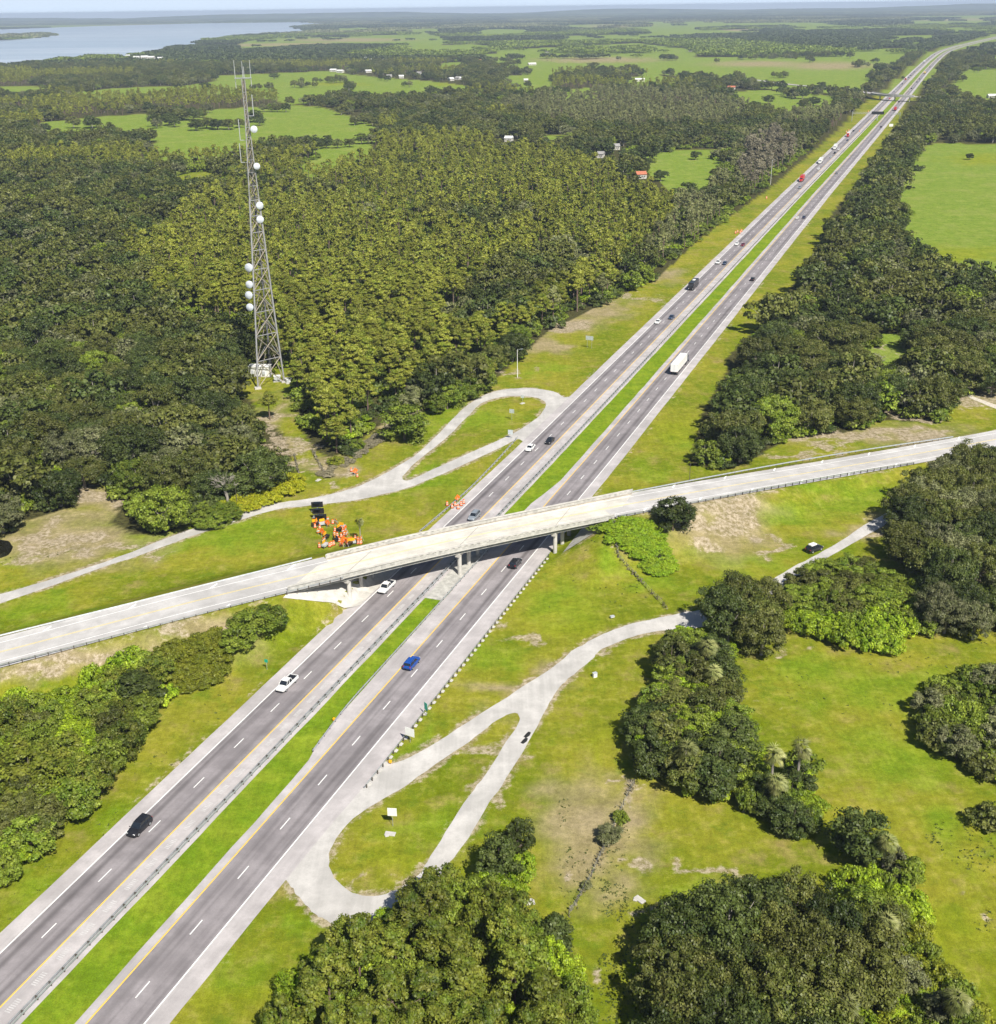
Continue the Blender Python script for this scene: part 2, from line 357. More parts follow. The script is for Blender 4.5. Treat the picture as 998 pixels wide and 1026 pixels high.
PINE = [[(190, 215), (270, 165), (330, 158), (400, 142), (470, 140), (520, 150), (580, 165), (660, 190), (690, 215), (640, 270), (560, 320), (520, 345), (440, 390), (400, 415), (330, 460), (290, 400), (290, 365), (230, 350), (170, 300), (120, 260)],
        [(40, 103), (230, 92), (290, 98), (285, 108), (120, 118), (40, 120)]]
PLANT = [[(495, 112), (560, 96), (640, 93), (700, 98), (745, 112), (735, 128), (640, 134), (560, 128)], [(560, 48), (700, 40), (700, 50), (650, 58), (620, 52)]]
EDGE = [(520, 345), (640, 270), (700, 200), (740, 150), (800, 110), (870, 95), (900, 80), (945, 46), (880, 100), (849, 122), (770, 192), (700, 242), (614, 302), (531, 350)]
BROWNT = [(735, 195), (750, 160), (775, 140), (800, 148), (790, 172), (750, 205)]
DARKOAK = [(455, 345), (440, 330), (470, 300), (520, 270), (560, 255), (590, 262), (600, 280), (560, 305), (500, 345)]
DRY = [(275, 430, 12, 30), (290, 455, 10, 16), (100, 490, 22, 14), (60, 535, 40, 12), (30, 550, 30, 8), (715, 520, 40, 22), (690, 505, 30, 12), (850, 440, 70, 6), (140, 552, 30, 6), (45, 535, 14, 5), (30, 545, 22, 8), (105, 500, 16, 12), (95, 480, 8, 8), (105, 548, 14, 6), (270, 425, 9, 10), (292, 440, 10, 14), (300, 470, 12, 10), (320, 482, 12, 5),
 (385, 430, 18, 6), (360, 452, 14, 6), (420, 400, 20, 7), (335, 470, 14, 8), (560, 328, 40, 7), (620, 298, 40, 6), (505, 372, 14, 4), (470, 392, 16, 4),
 (795, 458, 50, 4), (880, 433, 46, 5), (905, 418, 40, 6), (920, 435, 50, 6), (838, 450, 30, 5), (700, 500, 34, 16), (695, 525, 40, 14), (735, 530, 28, 14), (700, 548, 26, 10), (765, 550, 20, 6),
 (85, 658, 70, 8), (30, 675, 40, 10), (175, 636, 40, 7), (190, 690, 12, 10), (235, 640, 20, 6), (60, 670, 50, 6), (150, 650, 40, 6), (268, 632, 16, 8),
 (315, 608, 22, 5), (575, 875, 12, 18), (635, 800, 8, 12), (620, 830, 10, 10), (600, 920, 18, 8), (575, 975, 14, 18), (650, 860, 12, 12), 
 (775, 790, 10, 8), (783, 655, 22, 8), (768, 650, 14, 10), (775, 715, 8, 7), (930, 845, 12, 6), (955, 880, 20, 8), (985, 910, 14, 10), (845, 790, 8, 5), (720, 810, 16, 6), (505, 750, 40, 10), (455, 740, 40, 5),
 (352, 890, 20, 4), (395, 893, 20, 4), (470, 790, 10, 30), (595, 652, 12, 4), (560, 672, 10, 5), (460, 680, 14, 20), (525, 640, 14, 14), (310, 985, 6, 4), (885, 535, 18, 8), (870, 520, 8, 6), (960, 600, 14, 8), (975, 575, 20, 20), (1000, 560, 40, 30),
 (940, 395, 50, 14), (1000, 400, 40, 14), (905, 350, 14, 8), (640, 545, 8, 4), (20, 560, 40, 5), (60, 552, 40, 5), (120, 545, 16, 8), (650, 905, 14, 10), (700, 860, 20, 8)]
OPEN += [[(-60, 88), (20, 86), (60, 88), (20, 91), (-60, 92)], [(400, 47), (470, 44), (498, 46), (470, 50), (420, 50)], [(440, 63), (470, 62), (468, 67), (445, 68)], [(560, 36), (640, 34), (700, 36), (650, 39), (570, 39)], [(780, 26), (860, 25), (900, 28), (800, 30)], [(640, 22), (720, 21), (740, 24), (650, 25)], [(330, 28), (370, 27), (380, 30), (335, 31)], [(985, 78), (1100, 76), (1100, 96), (990, 92)], [(500, 76), (540, 74), (560, 79), (520, 82)], [(590, 103), (600, 101), (604, 104), (594, 106)], [(520, 84), (560, 86), (555, 89), (515, 88)], [(940, 28), (1000, 26), (1000, 30), (950, 32)]]
LUSH = [(430, 480, 40, 14), (470, 420, 50, 14), (200, 545, 80, 16), (60, 610, 80, 12), (250, 525, 40, 10), (540, 370, 30, 6), (740, 560, 60, 8), (620, 560, 30, 20), (660, 590, 30, 10), (860, 700, 60, 25), (900, 760, 60, 30), (960, 830, 40, 30), (560, 600, 40, 25), (500, 660, 25, 15), (430, 740, 20, 15),
 (410, 830, 40, 20), (290, 920, 26, 18), (230, 960, 30, 20), (150, 830, 40, 50), (60, 880, 40, 30), (860, 500, 40, 14), (780, 520, 50, 14), (700, 440, 30, 12), (650, 470, 20, 14), (820, 480, 30, 6), (690, 890, 40, 16), (640, 1000, 20, 30), (830, 680, 40, 20), (940, 690, 40, 12), (5, 558, 20, 12)]
YEL = [(690, 430, 30, 12), (20, 560, 26, 10), (750, 445, 20, 6), (420, 870, 30, 12), (960, 255, 50, 9), (950, 945, 60, 26), (560, 620, 40, 14), (990, 160, 40, 6), (960, 740, 50, 14), (620, 760, 14, 40), (240, 990, 40, 14), (700, 100, 1, 1), (330, 84, 40, 2), (455, 84, 20, 2)]
BRN = [(70, 540, 85, 26), (100, 500, 28, 24), (110, 655, 130, 15), (225, 640, 50, 14), (30, 672, 60, 12), (712, 528, 60, 30), (275, 440, 16, 40), (380, 425, 40, 16), (330, 465, 24, 10), (900, 600, 1, 1), (885, 530, 40, 12), (830, 66, 50, 4), (760, 64, 50, 3), (560, 325, 50, 10), (590, 310, 50, 8), (530, 345, 30, 8), (650, 275, 40, 7), (880, 437, 90, 10), (560, 680, 20, 14), (600, 60, 60, 3), (500, 700, 30, 10), (620, 26, 30, 2), (950, 19, 50, 2), (740, 30, 30, 1.5), (350, 40, 60, 2), (580, 840, 50, 60), (640, 830, 40, 30)]
# ------------------------------------------------------------ ground sheet
R_OUT = [(690, 613.5), (677.8, 615.5), (660, 619), (640, 623.2), (620, 629), (599.8, 637.5), (586, 645), (572.6, 652.9), (552.1, 669.9), (518, 692), (470.4, 722.7), (429.5, 749), (397, 764.5), (380, 766), (330, 815), (284, 868), (283, 877), (289, 884), (295, 893), (302, 901), (310, 911), (319.5, 918.6), (330, 924), (345, 930), (365, 932), (385, 928), (405, 915), (425, 898), (440, 881), (449.9, 865), (470.4, 839), (490.8, 803.5), (507.8, 780), (538.5, 727.8), (550.4, 704), (559, 691), (569.2, 680), (593, 661.4), (600, 652.5), (618, 644), (640, 636), (665, 632), (690, 630)]
R_HOLE = [(511, 715), (520, 716.5), (519, 726), (503, 750), (486, 777), (470, 797), (446.5, 834), (432, 858), (419, 877), (399, 891), (375, 898), (354, 894), (337.5, 883), (330, 868), (331.3, 851), (344, 830.7), (368, 810), (402, 790), (436, 766), (470, 743), (494, 724.4)]
L_OUT = [(-80, 614), (0, 595.5), (61, 577.5), (119, 558), (170, 538), (238.5, 514.3), (272.6, 505), (306.6, 500), (330, 495.5), (354, 489), (379, 478), (400, 466), (419, 454), (440, 434), (462, 411.4), (474, 402), (487.6, 395), (501, 391), (516.5, 389.3), (531, 389), (545, 390.4), (557, 393), (566, 398), (580, 397), (560, 420), (530, 442), (519, 440), (502, 448.5), (473, 461.5), (444, 474.5), (408, 488.9), (380, 496), (354, 501.5), (325, 505), (300, 507.7), (272.6, 511.5), (204, 533), (143, 555.5), (95, 571), (0, 604.7), (-80, 624)]
L_HOLE = [(403, 480), (407, 473), (419, 461), (436, 448), (451.5, 434.8), (466, 420), (480, 406), (490, 401), (502, 398), (513, 396.8), (524, 397), (535, 398), (543, 400.5), (547, 406), (538, 418.6), (513, 434.8), (473, 452.8), (437, 469), (412, 480.5)]
def axis(lo, hi, a, b, step, g):
    core = list(np.arange(a, b+step*.5, step)); L = []; R = []
    x = a; d = step
    while x > lo: d *= g; x -= d; L.append(x)
    x = core[-1]; d = step
    while x < hi: d *= g; x += d; R.append(x)
    return np.array(L[::-1]+core+R)
xs = axis(-13000, 14000, -150, 200, 1.4, 1.02); ys = axis(-2500, 19500, 84, 420, 1.4, 1.018)
X, Y = np.meshgrid(xs, ys); Z = terr(X.ravel(), Y.ravel()).reshape(X.shape)
Z += np.where((X**2+Y**2 < 1), 0, 0)
nx, ny = len(xs), len(ys); GRIDZ = True; print('ground', nx, ny); idx = np.arange(nx*ny).reshape(ny, nx)
F = np.stack([idx[:-1, :-1], idx[:-1, 1:], idx[1:, 1:], idx[1:, :-1]], -1).reshape(-1, 4)
V = np.stack([X, Y, Z], -1).reshape(-1, 3)
gm = mesh_np('ground', V, F, [GROUND], smooth=True)
PX, PY = proj(V); back = V[:, 1] < 60
WA = 4+V[:, 1]*.006; wx = (vnoise(V[:, 0], V[:, 1], 9, 31)-.5+.7*(vnoise(V[:, 0], V[:, 1], 3.7, 32)-.5))*WA*2.2; wy = (vnoise(V[:, 0], V[:, 1], 9, 33)-.5+.7*(vnoise(V[:, 0], V[:, 1], 3.7, 34)-.5))*WA*2.2
BXX, BYY = proj(V+np.c_[wx, wy, wx*0])
PX = np.where(back, -999, PX); PY = np.where(back, 3000, PY)
c1 = np.zeros((len(V), 4), np.float32); c2 = np.zeros((len(V), 4), np.float32); c1[:, 3] = 1; c2[:, 3] = 1
def blob(arr, ch, lst, s=1.0):
    for x, y, a, b in lst:
        r = np.sqrt(((BXX-x)/a)**2+((BYY-y)/b)**2); w = np.clip((1.5-r)/1.2, 0, 1); w = w*w*(3-2*w)*s
        arr[:, ch] = np.maximum(arr[:, ch], w)
blob(c1, 0, DRY, 1.0); blob(c1, 1, LUSH, .75); blob(c2, 1, YEL, .75); blob(c2, 2, BRN, .95)
uu, ss = hw_of(V[:, 0], V[:, 1])
c1[:, 1] = np.where((uu > -3) & (uu < 6.5), .95, c1[:, 1])
def near_loops(loops, w, strength, dens=4):
    m = (V[:, 0] > -160) & (V[:, 0] < 210) & (V[:, 1] > 95) & (V[:, 1] < 440); xm, ym = V[m, 0], V[m, 1]; best = np.full(m.sum(), 99.)
    for L_ in loops:
        W_ = [G(a, b)[:2] for a, b in L_]
        for (ax, ay), (bx_, by_) in zip(W_, W_[1:]+W_[:1]):
            if math.hypot(bx_-ax, by_-ay) > 60: continue
            ab = (bx_-ax, by_-ay); t = np.clip(((xm-ax)*ab[0]+(ym-ay)*ab[1])/(ab[0]**2+ab[1]**2+1e-9), 0, 1); best = np.minimum(best, np.hypot(xm-ax-t*ab[0], ym-ay-t*ab[1]))
    k = np.clip(1-best/w, 0, 1)*strength*(.5+vnoise(xm, ym, 6, 41)); c1[m, 0] = np.maximum(c1[m, 0], k)
near_loops([R_OUT, R_HOLE, L_OUT, L_HOLE], 2.6, 1.0)
m_ = (V[:, 0] > -200) & (V[:, 0] < 260) & (V[:, 1] > 95) & (V[:, 1] < 460); dcr, _ = cross_near(V[m_, 0], V[m_, 1]); c1[m_, 0] = np.maximum(c1[m_, 0], np.clip(1-np.abs(dcr-6.6)/2.6, 0, 1)*(.4+.7*vnoise(V[m_, 0], V[m_, 1], 7, 42)))
for e_ in (-16.6, 17.0): c1[:, 0] = np.maximum(c1[:, 0], np.where(V[:, 1] < 900, np.clip(1-np.abs(uu-e_)/1.8, 0, 1)*.75*(.3+vnoise(V[:, 0], V[:, 1], 8, 43)), 0))
infor = inpoly(PX, PY, FOR_L) | inpoly(PX, PY, FOR_R)
V15 = proj(V+np.array([0, 0, 9.])); V6 = proj(V+np.array([0, 0, 6.]))
for k, o in enumerate(OPEN):
    m = inpoly(PX, PY, o)
    if V15 is not None: m |= inpoly(V15[0], V15[1], o) | inpoly(V6[0], V6[1], o)
    infor &= ~m
    c1[m, 2] = .9 if k not in (4, 5, 6, 7, 8, 9, 10, 24) else .2
ffv = (V[:, 1] > 4500) & (vnoise(V[:, 0], V[:, 1], 900, 3) > .58); infor &= ~ffv; c1[ffv, 2] = .9
c2[ffv, 2] = np.where(vnoise(V[ffv, 0], V[ffv, 1], 1500, 8) > .6, .8, 0)
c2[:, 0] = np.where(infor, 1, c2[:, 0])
far = (PY < 95) & ~infor; c1[:, 2] = np.where(far, np.maximum(c1[:, 2], .8), c1[:, 2])
for nme, arr in (('cov', c1), ('cov2', c2)):
    a = gm.attributes.new(nme, 'FLOAT_COLOR', 'POINT'); a.data.foreach_set('color', arr.ravel())
struct(link('ground', gm))
# ------------------------------------------------------------ ribbons
def ribbon(name, cols, mats, matidx, kind='structure', parent=None):
    """cols: list of (N,3) arrays with uv (N,2)"""
    n = len(cols[0][0]); V = np.concatenate([c[0] for c in cols]); UV = np.concatenate([c[1] for c in cols]); F = []; MI = []
    for j in range(len(cols)-1):
        a = np.arange(n-1)+j*n; F.append(np.stack([a, a+n, a+n+1, a+1], 1)); MI += [matidx[j]]*(n-1)
    me = mesh_np(name, V, np.concatenate(F), mats, UV, MI)
    o = link(name, me, parent)
    if kind: struct(o, kind)
    return o
SS = np.r_[np.arange(-60, 500, 6), np.arange(500, 2000, 15), np.arange(2000, 12000, 40)].astype(float)
def hcol(u, z, sarr=SS, jit=0):
    ua = np.full(len(sarr), float(u)) if np.isscalar(u) else np.asarray(u, float)
    if jit: ua = ua+nr.uniform(-jit, jit, len(sarr))
    c = hwc(sarr)+ua; P = NV[None]*c[:, None]+DV[None]*sarr[:, None]
    return np.c_[P, np.full(len(P), z)], np.c_[ua, sarr]
rr = np.where((SS > 150) & (SS < 262), 20.3, 16.4); rr = np.where((SS > 118) & (SS <= 150), 17.0+(SS-118)/32*.6, rr); rr = np.where(SS > 262, np.maximum(16.4, 20.3-(SS-262)*.1), rr)
rr = np.interp(SS, [0, 118, 146, 153, 225, 250, 263, 340, 9999], [16.4, 16.4, 17.0, 17.1, 17.0, 16.6, 16.2, 16.2, 16.2])
ri = np.interp(SS, [0, 143, 152, 245, 262, 280, 9999], [4.9, 4.7, 2.9, 2.3, 2.3, 4.6, 4.9])
ribbon('highway_left_lanes', [hcol(-15.9, .03, jit=.08), hcol(-13.2, .03), hcol(-6.1, .03), hcol(-1.6, .03, jit=.08)], [SHLD, ASPH], [0, 1, 0])
ribbon('highway_right_lanes', [hcol(ri, .03, jit=.1), hcol(6.1, .03), hcol(13.2, .03), hcol(rr, .03, jit=.08)], [SHLD, ASPH], [0, 1, 0])
def line(name, u, w, mat, s0=-60, s1=9000): 
    sa = SS[(SS >= s0) & (SS <= s1)]
    return ribbon(name, [hcol(u-w/2, .038, sa), hcol(u+w/2, .038, sa)], [mat], [0])
for u, mt in ((-13.1, PAINTW), (13.3, PAINTW), (-6.15, PAINTY), (6.25, PAINTY)): line('lane_edge_line', u, .2 if mt is PAINTW else .22, mt)
def dashes(name, u, s0, per, L, w, mat, n, z=.038):
    V = []; F = []
    for i in range(n):
        a = s0+i*per
        ps = [HW(u-w/2, a, z), HW(u+w/2, a, z), HW(u+w/2, a+L, z), HW(u-w/2, a+L, z)]; k = len(V); V += ps; F.append((k, k+1, k+2, k+3))
    struct(link(name, mesh_np(name, V, F, [mat])))
sL = 95.35-3*12.192-1.5; sR = 91.03-3*12.192-1.5
dashes('lane_dashes', -9.72, sL, 12.192, 3.05, .17, PAINTW, 330); dashes('lane_dashes', 9.55, sR, 12.192, 3.05, .17, PAINTW, 330)
V = []; F = []
for i in range(160):   # ground-in rumble patches along the inner shoulder
    for k in range(7):
        a = 62+i*4.9+k*.36; ps = [HW(-5.15, a, .036), HW(-4.3, a, .036), HW(-4.3, a+.2, .036), HW(-5.15, a+.2, .036)]; q = len(V); V += ps; F.append((q, q+1, q+2, q+3))
RMB = plain('rumble_grey', (.50, .485, .48), .8); struct(link('rumble_strip', mesh_np('rumble_strip', V, F, [RMB])))
# debris line / joint strip along right inner shoulder
def flatpoly(name, outer, holes=(), mat=None, z=.05, px=True, kind='structure', sub=True):
    conv = (lambda p: Vector((*G(p[0], p[1], 0)[:2], z))) if px else (lambda p: Vector((p[0], p[1], z)))
    def dens(L):
        P = [conv(p) for p in L]; n = len(P); O = []
        for i in range(n):   # Catmull-Rom rounding
            p0, p1, p2, p3 = P[i-1], P[i], P[(i+1) % n], P[(i+2) % n]
            m = 4 if sub else 1
            for j in range(m):
                t = j/m; O.append(.5*((2*p1)+(p2-p0)*t+(2*p0-5*p1+4*p2-p3)*t*t+(3*p1-3*p2+p3-p0)*t**3))
        return O
    loops = [dens(outer)]+[dens(h) for h in holes]
    if sub and kind: loops = [[Vector((p.x+rnd.uniform(-.14, .14), p.y+rnd.uniform(-.14, .14), p.z)) for p in l] for l in loops]
    tri = tessellate_polygon(loops); V = [v for l in loops for v in l]
    V = np.array([tuple(v) for v in V]); V[:, 2] = z+0
    tri = [t if (V[t[1]]-V[t[0]])[0]*(V[t[2]]-V[t[0]])[1]-(V[t[1]]-V[t[0]])[1]*(V[t[2]]-V[t[0]])[0] > 0 else t[::-1] for t in tri]
    o = link(name, mesh_np(name, V, tri, [mat], V[:, :2]))
    if kind: struct(o, kind)
    return o
flatpoly('service_road', R_OUT, [R_HOLE], OLDP, .024)
flatpoly('service_road', [(680, 615), (700, 612), (730, 602), (765, 585.8), (790, 571), (812, 559), (841, 543), (875, 521), (900, 509), (920, 497), (935, 484), (930, 472), (945, 466), (962, 470), (958, 486), (940, 500), (915, 513), (880, 530), (862.4, 540), (820, 565), (779.4, 592.6), (750, 610), (720, 624), (690, 630.5), (672, 632)], (), OLDP, .046)
flatpoly('service_road', L_OUT, [L_HOLE], OLDP, .024)
# sandy verges: pond, dirt track
POND = plain('pond_water', (.012, .012, .008), .05, 0, .6)
flatpoly('pond_water', [(-14, 546), (0, 541), (9, 543), (13, 549), (8, 556), (-4, 560), (-16, 556)], (), POND, .03)
flatpoly('dirt_track', [(972, 396), (985, 401), (1010, 410), (1010, 414), (984, 404), (971, 398)], (), SAND, .02)
flatpoly('dirt_track', [(962, 375), (973, 378), (968, 385), (975, 392), (967, 392), (962, 384)], (), SAND, .02)
# lake
def lakemat():
    m, nt = nm('lake_water'); tc = coords(nt)
    mp = nt.nodes.new('ShaderNodeMapping'); nt.links.new(tc.outputs['Object'], mp.inputs[0]); mp.inputs['Scale'].default_value = (.0006, .003, 1)
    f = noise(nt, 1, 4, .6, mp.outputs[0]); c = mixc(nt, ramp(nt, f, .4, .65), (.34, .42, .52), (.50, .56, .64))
    out(nt, pbsdf(nt, c, .35, 0, .5)); return m
LM = lakemat()
def farpoly(name, P, mat, z):
    V = [G(a, b, 0) for a, b in P]; V = np.array([(a, b, z) for a, b, _ in V]); tri = tessellate_polygon([[Vector(v) for v in V]])
    tri = [t if (V[t[1]]-V[t[0]])[0]*(V[t[2]]-V[t[0]])[1]-(V[t[1]]-V[t[0]])[1]*(V[t[2]]-V[t[0]])[0] > 0 else t[::-1] for t in tri]
    return struct(link(name, mesh_np(name, V, tri, [mat], V[:, :2])))
farpoly('lake', LAKE, LM, .5)
# far crossing road
FR = smooth_poly([(*G(740, 78)[:2], .2), (*G(800, 86)[:2], .3), (*G(850, 90)[:2], 1.5), (*G(872, 93.5, 6.5)[:2], 6.3), (*G(897, 96.3, 7)[:2], 7), (*G(925, 96.5, 6.5)[:2], 6.3), (*G(955, 101, 2)[:2], 2), (*G(998, 106)[:2], .3), (*G(1080, 114)[:2], .3)], 12, 10)
def road_ribbon(name, C, w, mat, dz=0, off=0, matidx=None, kind='structure', uvo=0, parent=None, skew=False):
    C = np.asarray(C); t = np.gradient(C[:, :2], axis=0); t /= np.linalg.norm(t, axis=1)[:, None]; n = np.stack([t[:, 1], -t[:, 0]], 1)
    if skew: n = np.array([DV/float(DV@k_) for k_ in n])
    s = np.r_[0, np.cumsum(np.linalg.norm(np.diff(C[:, :2], axis=0), axis=1))]
    def col(o): 
        oo = np.asarray(o, float)*np.ones(len(C)); return np.c_[C[:, :2]+n*oo[:, None], C[:, 2]+dz], np.c_[oo, s]
    return ribbon(name, [col(off+w/2), col(off-w/2)][::-1], [mat], [0], kind, parent)
road_ribbon('far_crossing_road', FR, 11, SHLD, .3)
# ------------------------------------------------------------ overpass
uC, sC = hw_of(CR[:, 0], CR[:, 1])
span = (uC > UA-.5) & (uC < UB+.5); iA = np.where(span)[0][0]; iB = np.where(span)[0][-1]
left = CR[:iA+3]; right = CR[iB-2:]; deck = CR[iA:iB+1]
def offs(C, o):
    t = np.gradient(C[:, :2], axis=0); t /= np.linalg.norm(t, axis=1)[:, None]; n = np.stack([t[:, 1], -t[:, 0]], 1); return C[:, :2]+n*o
road_ribbon('crossing_road', left, 12.6, CROSSM, .03); road_ribbon('crossing_road', right, 12.2, CROSSM, .03)
for C in (left, right):
    for o in (-3.9, 3.9): road_ribbon('crossing_road_edge_line', C, .17, PAINTW, .038, o)
    for o in (-.13, .13): road_ribbon('crossing_road_centre_line', C, .12, PAINTYP, .038, o)
# short angled shoulder bars
V = []; F = []
for C in (left, right):
    s = np.r_[0, np.cumsum(np.linalg.norm(np.diff(C[:, :2], axis=0), axis=1))]
    rng = np.arange(s[-1]-8, 60, -17.0) if C is left else np.arange(8, 135, 17.0)
    for a in rng:
        x, y, z = [np.interp(a, s, C[:, k]) for k in range(3)]; x2, y2 = [np.interp(a+1, s, C[:, k]) for k in range(2)]
        t = np.array([x2-x, y2-y]); t /= np.linalg.norm(t); n = np.array([t[1], -t[0]])
        for sd in (-1, 1):
            for (oa, ob) in ((4.0, 6.1),):
                p = np.array([x, y]); w = .45
                q = [p+n*sd*oa+t*(1.6*sd), p+n*sd*ob+t*(-1.0*sd), p+n*sd*ob+t*(-1.0*sd+w*1.5), p+n*sd*oa+t*(1.6*sd+w*1.5)]
                if sd > 0: q = q[::-1]
                k = len(V); V += [(*v, z+.045) for v in q]; F.append((k, k+1, k+2, k+3))
struct(link('shoulder_bars', mesh_np('shoulder_bars', V, F, [PAINTW])))
BR = thing('overpass_bridge', 'pale concrete overpass bridge carrying the crossing road over the highway', 'bridge', tuple(deck[len(deck)//2][:2])+(0,))
b0 = Vector(BR.location)
def profile_sweep(name, C, prof, mat, parent, base=b0, dz=0, skew=True):
    """prof: closed list of (offset right, z)"""
    t = np.gradient(C[:, :2], axis=0); t /= np.linalg.norm(t, axis=1)[:, None]; n = np.stack([t[:, 1], -t[:, 0]], 1)
    if skew: n = np.array([DV/float(DV@k_) for k_ in n])
    mb = MB(); secs = [[(p[0]+n_[0]*o-base.x, p[1]+n_[1]*o-base.y, p[2]+z+dz-base.z) for o, z in prof] for p, n_ in zip(C, n)]
    mb.loft(secs); return mb.build(name, mat, parent)
# square ends of the deck follow the skew
deckx = deck.copy()
o = profile_sweep('deck', deckx, [(-5.6, 0), (5.6, 0), (5.6, -.28), (-5.6, -.28)], CONC, BR)
uvs = []
road_ribbon('deck_surface', deckx-np.array([b0.x, b0.y, 0]), 10.4, DECKM, .06, 0, None, None, parent=BR, skew=True)
for o_ in (-.13, .13): road_ribbon('deck_centre_line', deckx-np.array([b0.x, b0.y, 0]), .12, PAINTYP, .066, o_, None, None, parent=BR, skew=True)
GUT = plain('gutter_dirt', (.34, .29, .23), .95, var=.35, scale=.5)
for o_ in (-4.95, 4.95): road_ribbon('gutter_stain', deckx-np.array([b0.x, b0.y, 0]), .5, GUT, .066, o_, None, None, parent=BR, skew=True)
for o_ in (-3.9, 3.9): road_ribbon('deck_edge_line', deckx-np.array([b0.x, b0.y, 0]), .17, PAINTW, .066, o_, None, None, parent=BR, skew=True)
for sgn in (-1, 1):
    p = [(sgn*5.22, .02), (sgn*5.6, .02), (sgn*5.6, .66), (sgn*5.22, .66)]
    pr = profile_sweep('parapet', deckx, p if sgn > 0 else p[::-1], CONCD, BR)
    q = [(sgn*5.2, .82), (sgn*5.62, .82), (sgn*5.62, 1.05), (sgn*5.2, 1.05)]
    profile_sweep('parapet_rail', deckx, q if sgn > 0 else q[::-1], CONC, pr)
    # posts of the parapet, each a sub-part
    pc = np.array([p[:2]+DV/float(DV@np.array([tt_[1], -tt_[0]]))*sgn*5.41 for p, tt_ in zip(deck, [(deck[-1]-deck[0])[:2]/np.linalg.norm((deck[-1]-deck[0])[:2])]*len(deck))]); s = np.r_[0, np.cumsum(np.linalg.norm(np.diff(pc, axis=0), axis=1))]
    ang = math.atan2(deck[-1][1]-deck[0][1], deck[-1][0]-deck[0][0]); mb = MB(); mb.box((0, 0, .73), (.7, .26, .2)); bm_ = mb.mesh('parapet_post', CONC)
    for a in np.arange(.6, s[-1]-.4, 1.55): link('parapet_post', bm_, pr, (np.interp(a, s, pc[:, 0])-b0.x, np.interp(a, s, pc[:, 1])-b0.y, np.interp(a, s, deck[:, 2])), ang)
for o_ in (-4.5, -1.6, 1.6, 4.5):
    profile_sweep('girder', deck, [(o_-.22, -.283), (o_+.22, -.283), (o_+.22, -.45), (o_+.08, -.5), (o_+.08, -1.05), (o_+.26, -1.12), (o_+.26, -1.3), (o_-.26, -1.3), (o_-.26, -1.12), (o_-.08, -1.05), (o_-.08, -.5), (o_-.22, -.45)], CONCD, BR)
JN = plain('joint_dark', (.30, .28, .26), .9)
def deck_at(u):   # point on centreline with highway offset u
    x = np.interp(u, uC[iA:iB+1], CR[iA:iB+1, 0]); y = np.interp(u, uC[iA:iB+1], CR[iA:iB+1, 1]); return x, y
for u in (UA+.3, -16.6, 1.1, 18.0, UB-.3):
    x, y = deck_at(u); 
    if -20 < u < 21:
        mb = MB(); mb.box((x-b0.x, y-b0.y, 7.1+.075), (.12, 11.6, .006), -AL); mb.build('expansion_joint', JN, BR)
for u in (-16.6, 1.1, 18.0):
    x, y = deck_at(u); cap = MB(); M = Matrix.Translation((x-b0.x, y-b0.y, 0)) @ Matrix.Rotation(-AL, 4, 'Z')
    cap.box((0, 0, 5.35), (1.1, 13.4, .95), 0, .08, M); cp_ = cap.build('pier_cap', CONC, BR)
    for k in (-5.4, 0, 5.4):
        c = MB(); q = M @ Vector((0, k, 0)); c.cyl((q.x, q.y, -.4), (q.x, q.y, 4.9), .48, n=16); c.build('pier_column', CONC, BR, smooth=False)
# slope paving under the bridge ends
def slope(u0, u1, lat0, lat1):
    V = []; nu, nl = 16, 22; F = []
    for i in range(nu):
        for j in range(nl):
            u = u0+(u1-u0)*i/(nu-1); x, y = deck_at(np.clip(u, UA, UB)) if UA <= u <= UB else (0, 0)
            l = lat0+(lat1-lat0)*j/(nl-1); x += DV[0]*l; y += DV[1]*l; V.append((x, y, T(x, y)+.17))
    for i in range(nu-1):
        for j in range(nl-1):
            a = i*nl+j; q = (a, a+1, a+nl+1, a+nl); F.append(q[::-1] if u1 > u0 else q)
    return struct(link('slope_paving', mesh_np('slope_paving', V, F, [CONC if u0 < 0 else CONCD], np.array(V)[:, :2])))
slope(UA+.2, UA+11.6, -10.5, 9); slope(UB-.2, UB-10.2, -9, 9)
mb = MB(); 
for a, b in ((-27, 22),): pass
# low concrete kerb wall by the left pier
def barrier_wall(u0, s0, u1, s1, label):
    a = HW(u0, s0); b = HW(u1, s1); L = math.dist(a, b); mid = ((a[0]+b[0])/2, (a[1]+b[1])/2, 0); ang = math.atan2(b[1]-a[1], b[0]-a[0])
    t = thing('concrete_barrier', label, 'barrier', mid, ang); mb = MB()
    mb.loft([[(x, -.3, 0), (x, .3, 0), (x, .14, .35), (x, .1, .85), (x, -.1, .85), (x, -.14, .35)] for x in (-L/2, L/2)]); mb.build('barrier_body', CONC, t)
barrier_wall(-17.4, 188, -17.2, 203, 'low concrete barrier beside the left pier at the foot of the pale slope')
# median island with pads under the middle pier
flatpoly('median_pad', [HW(-1.7, 206)[:2], HW(2.5, 206)[:2], HW(2.5, 248)[:2], HW(-1.7, 248)[:2]], (), CONCD, .034, px=False, sub=False)
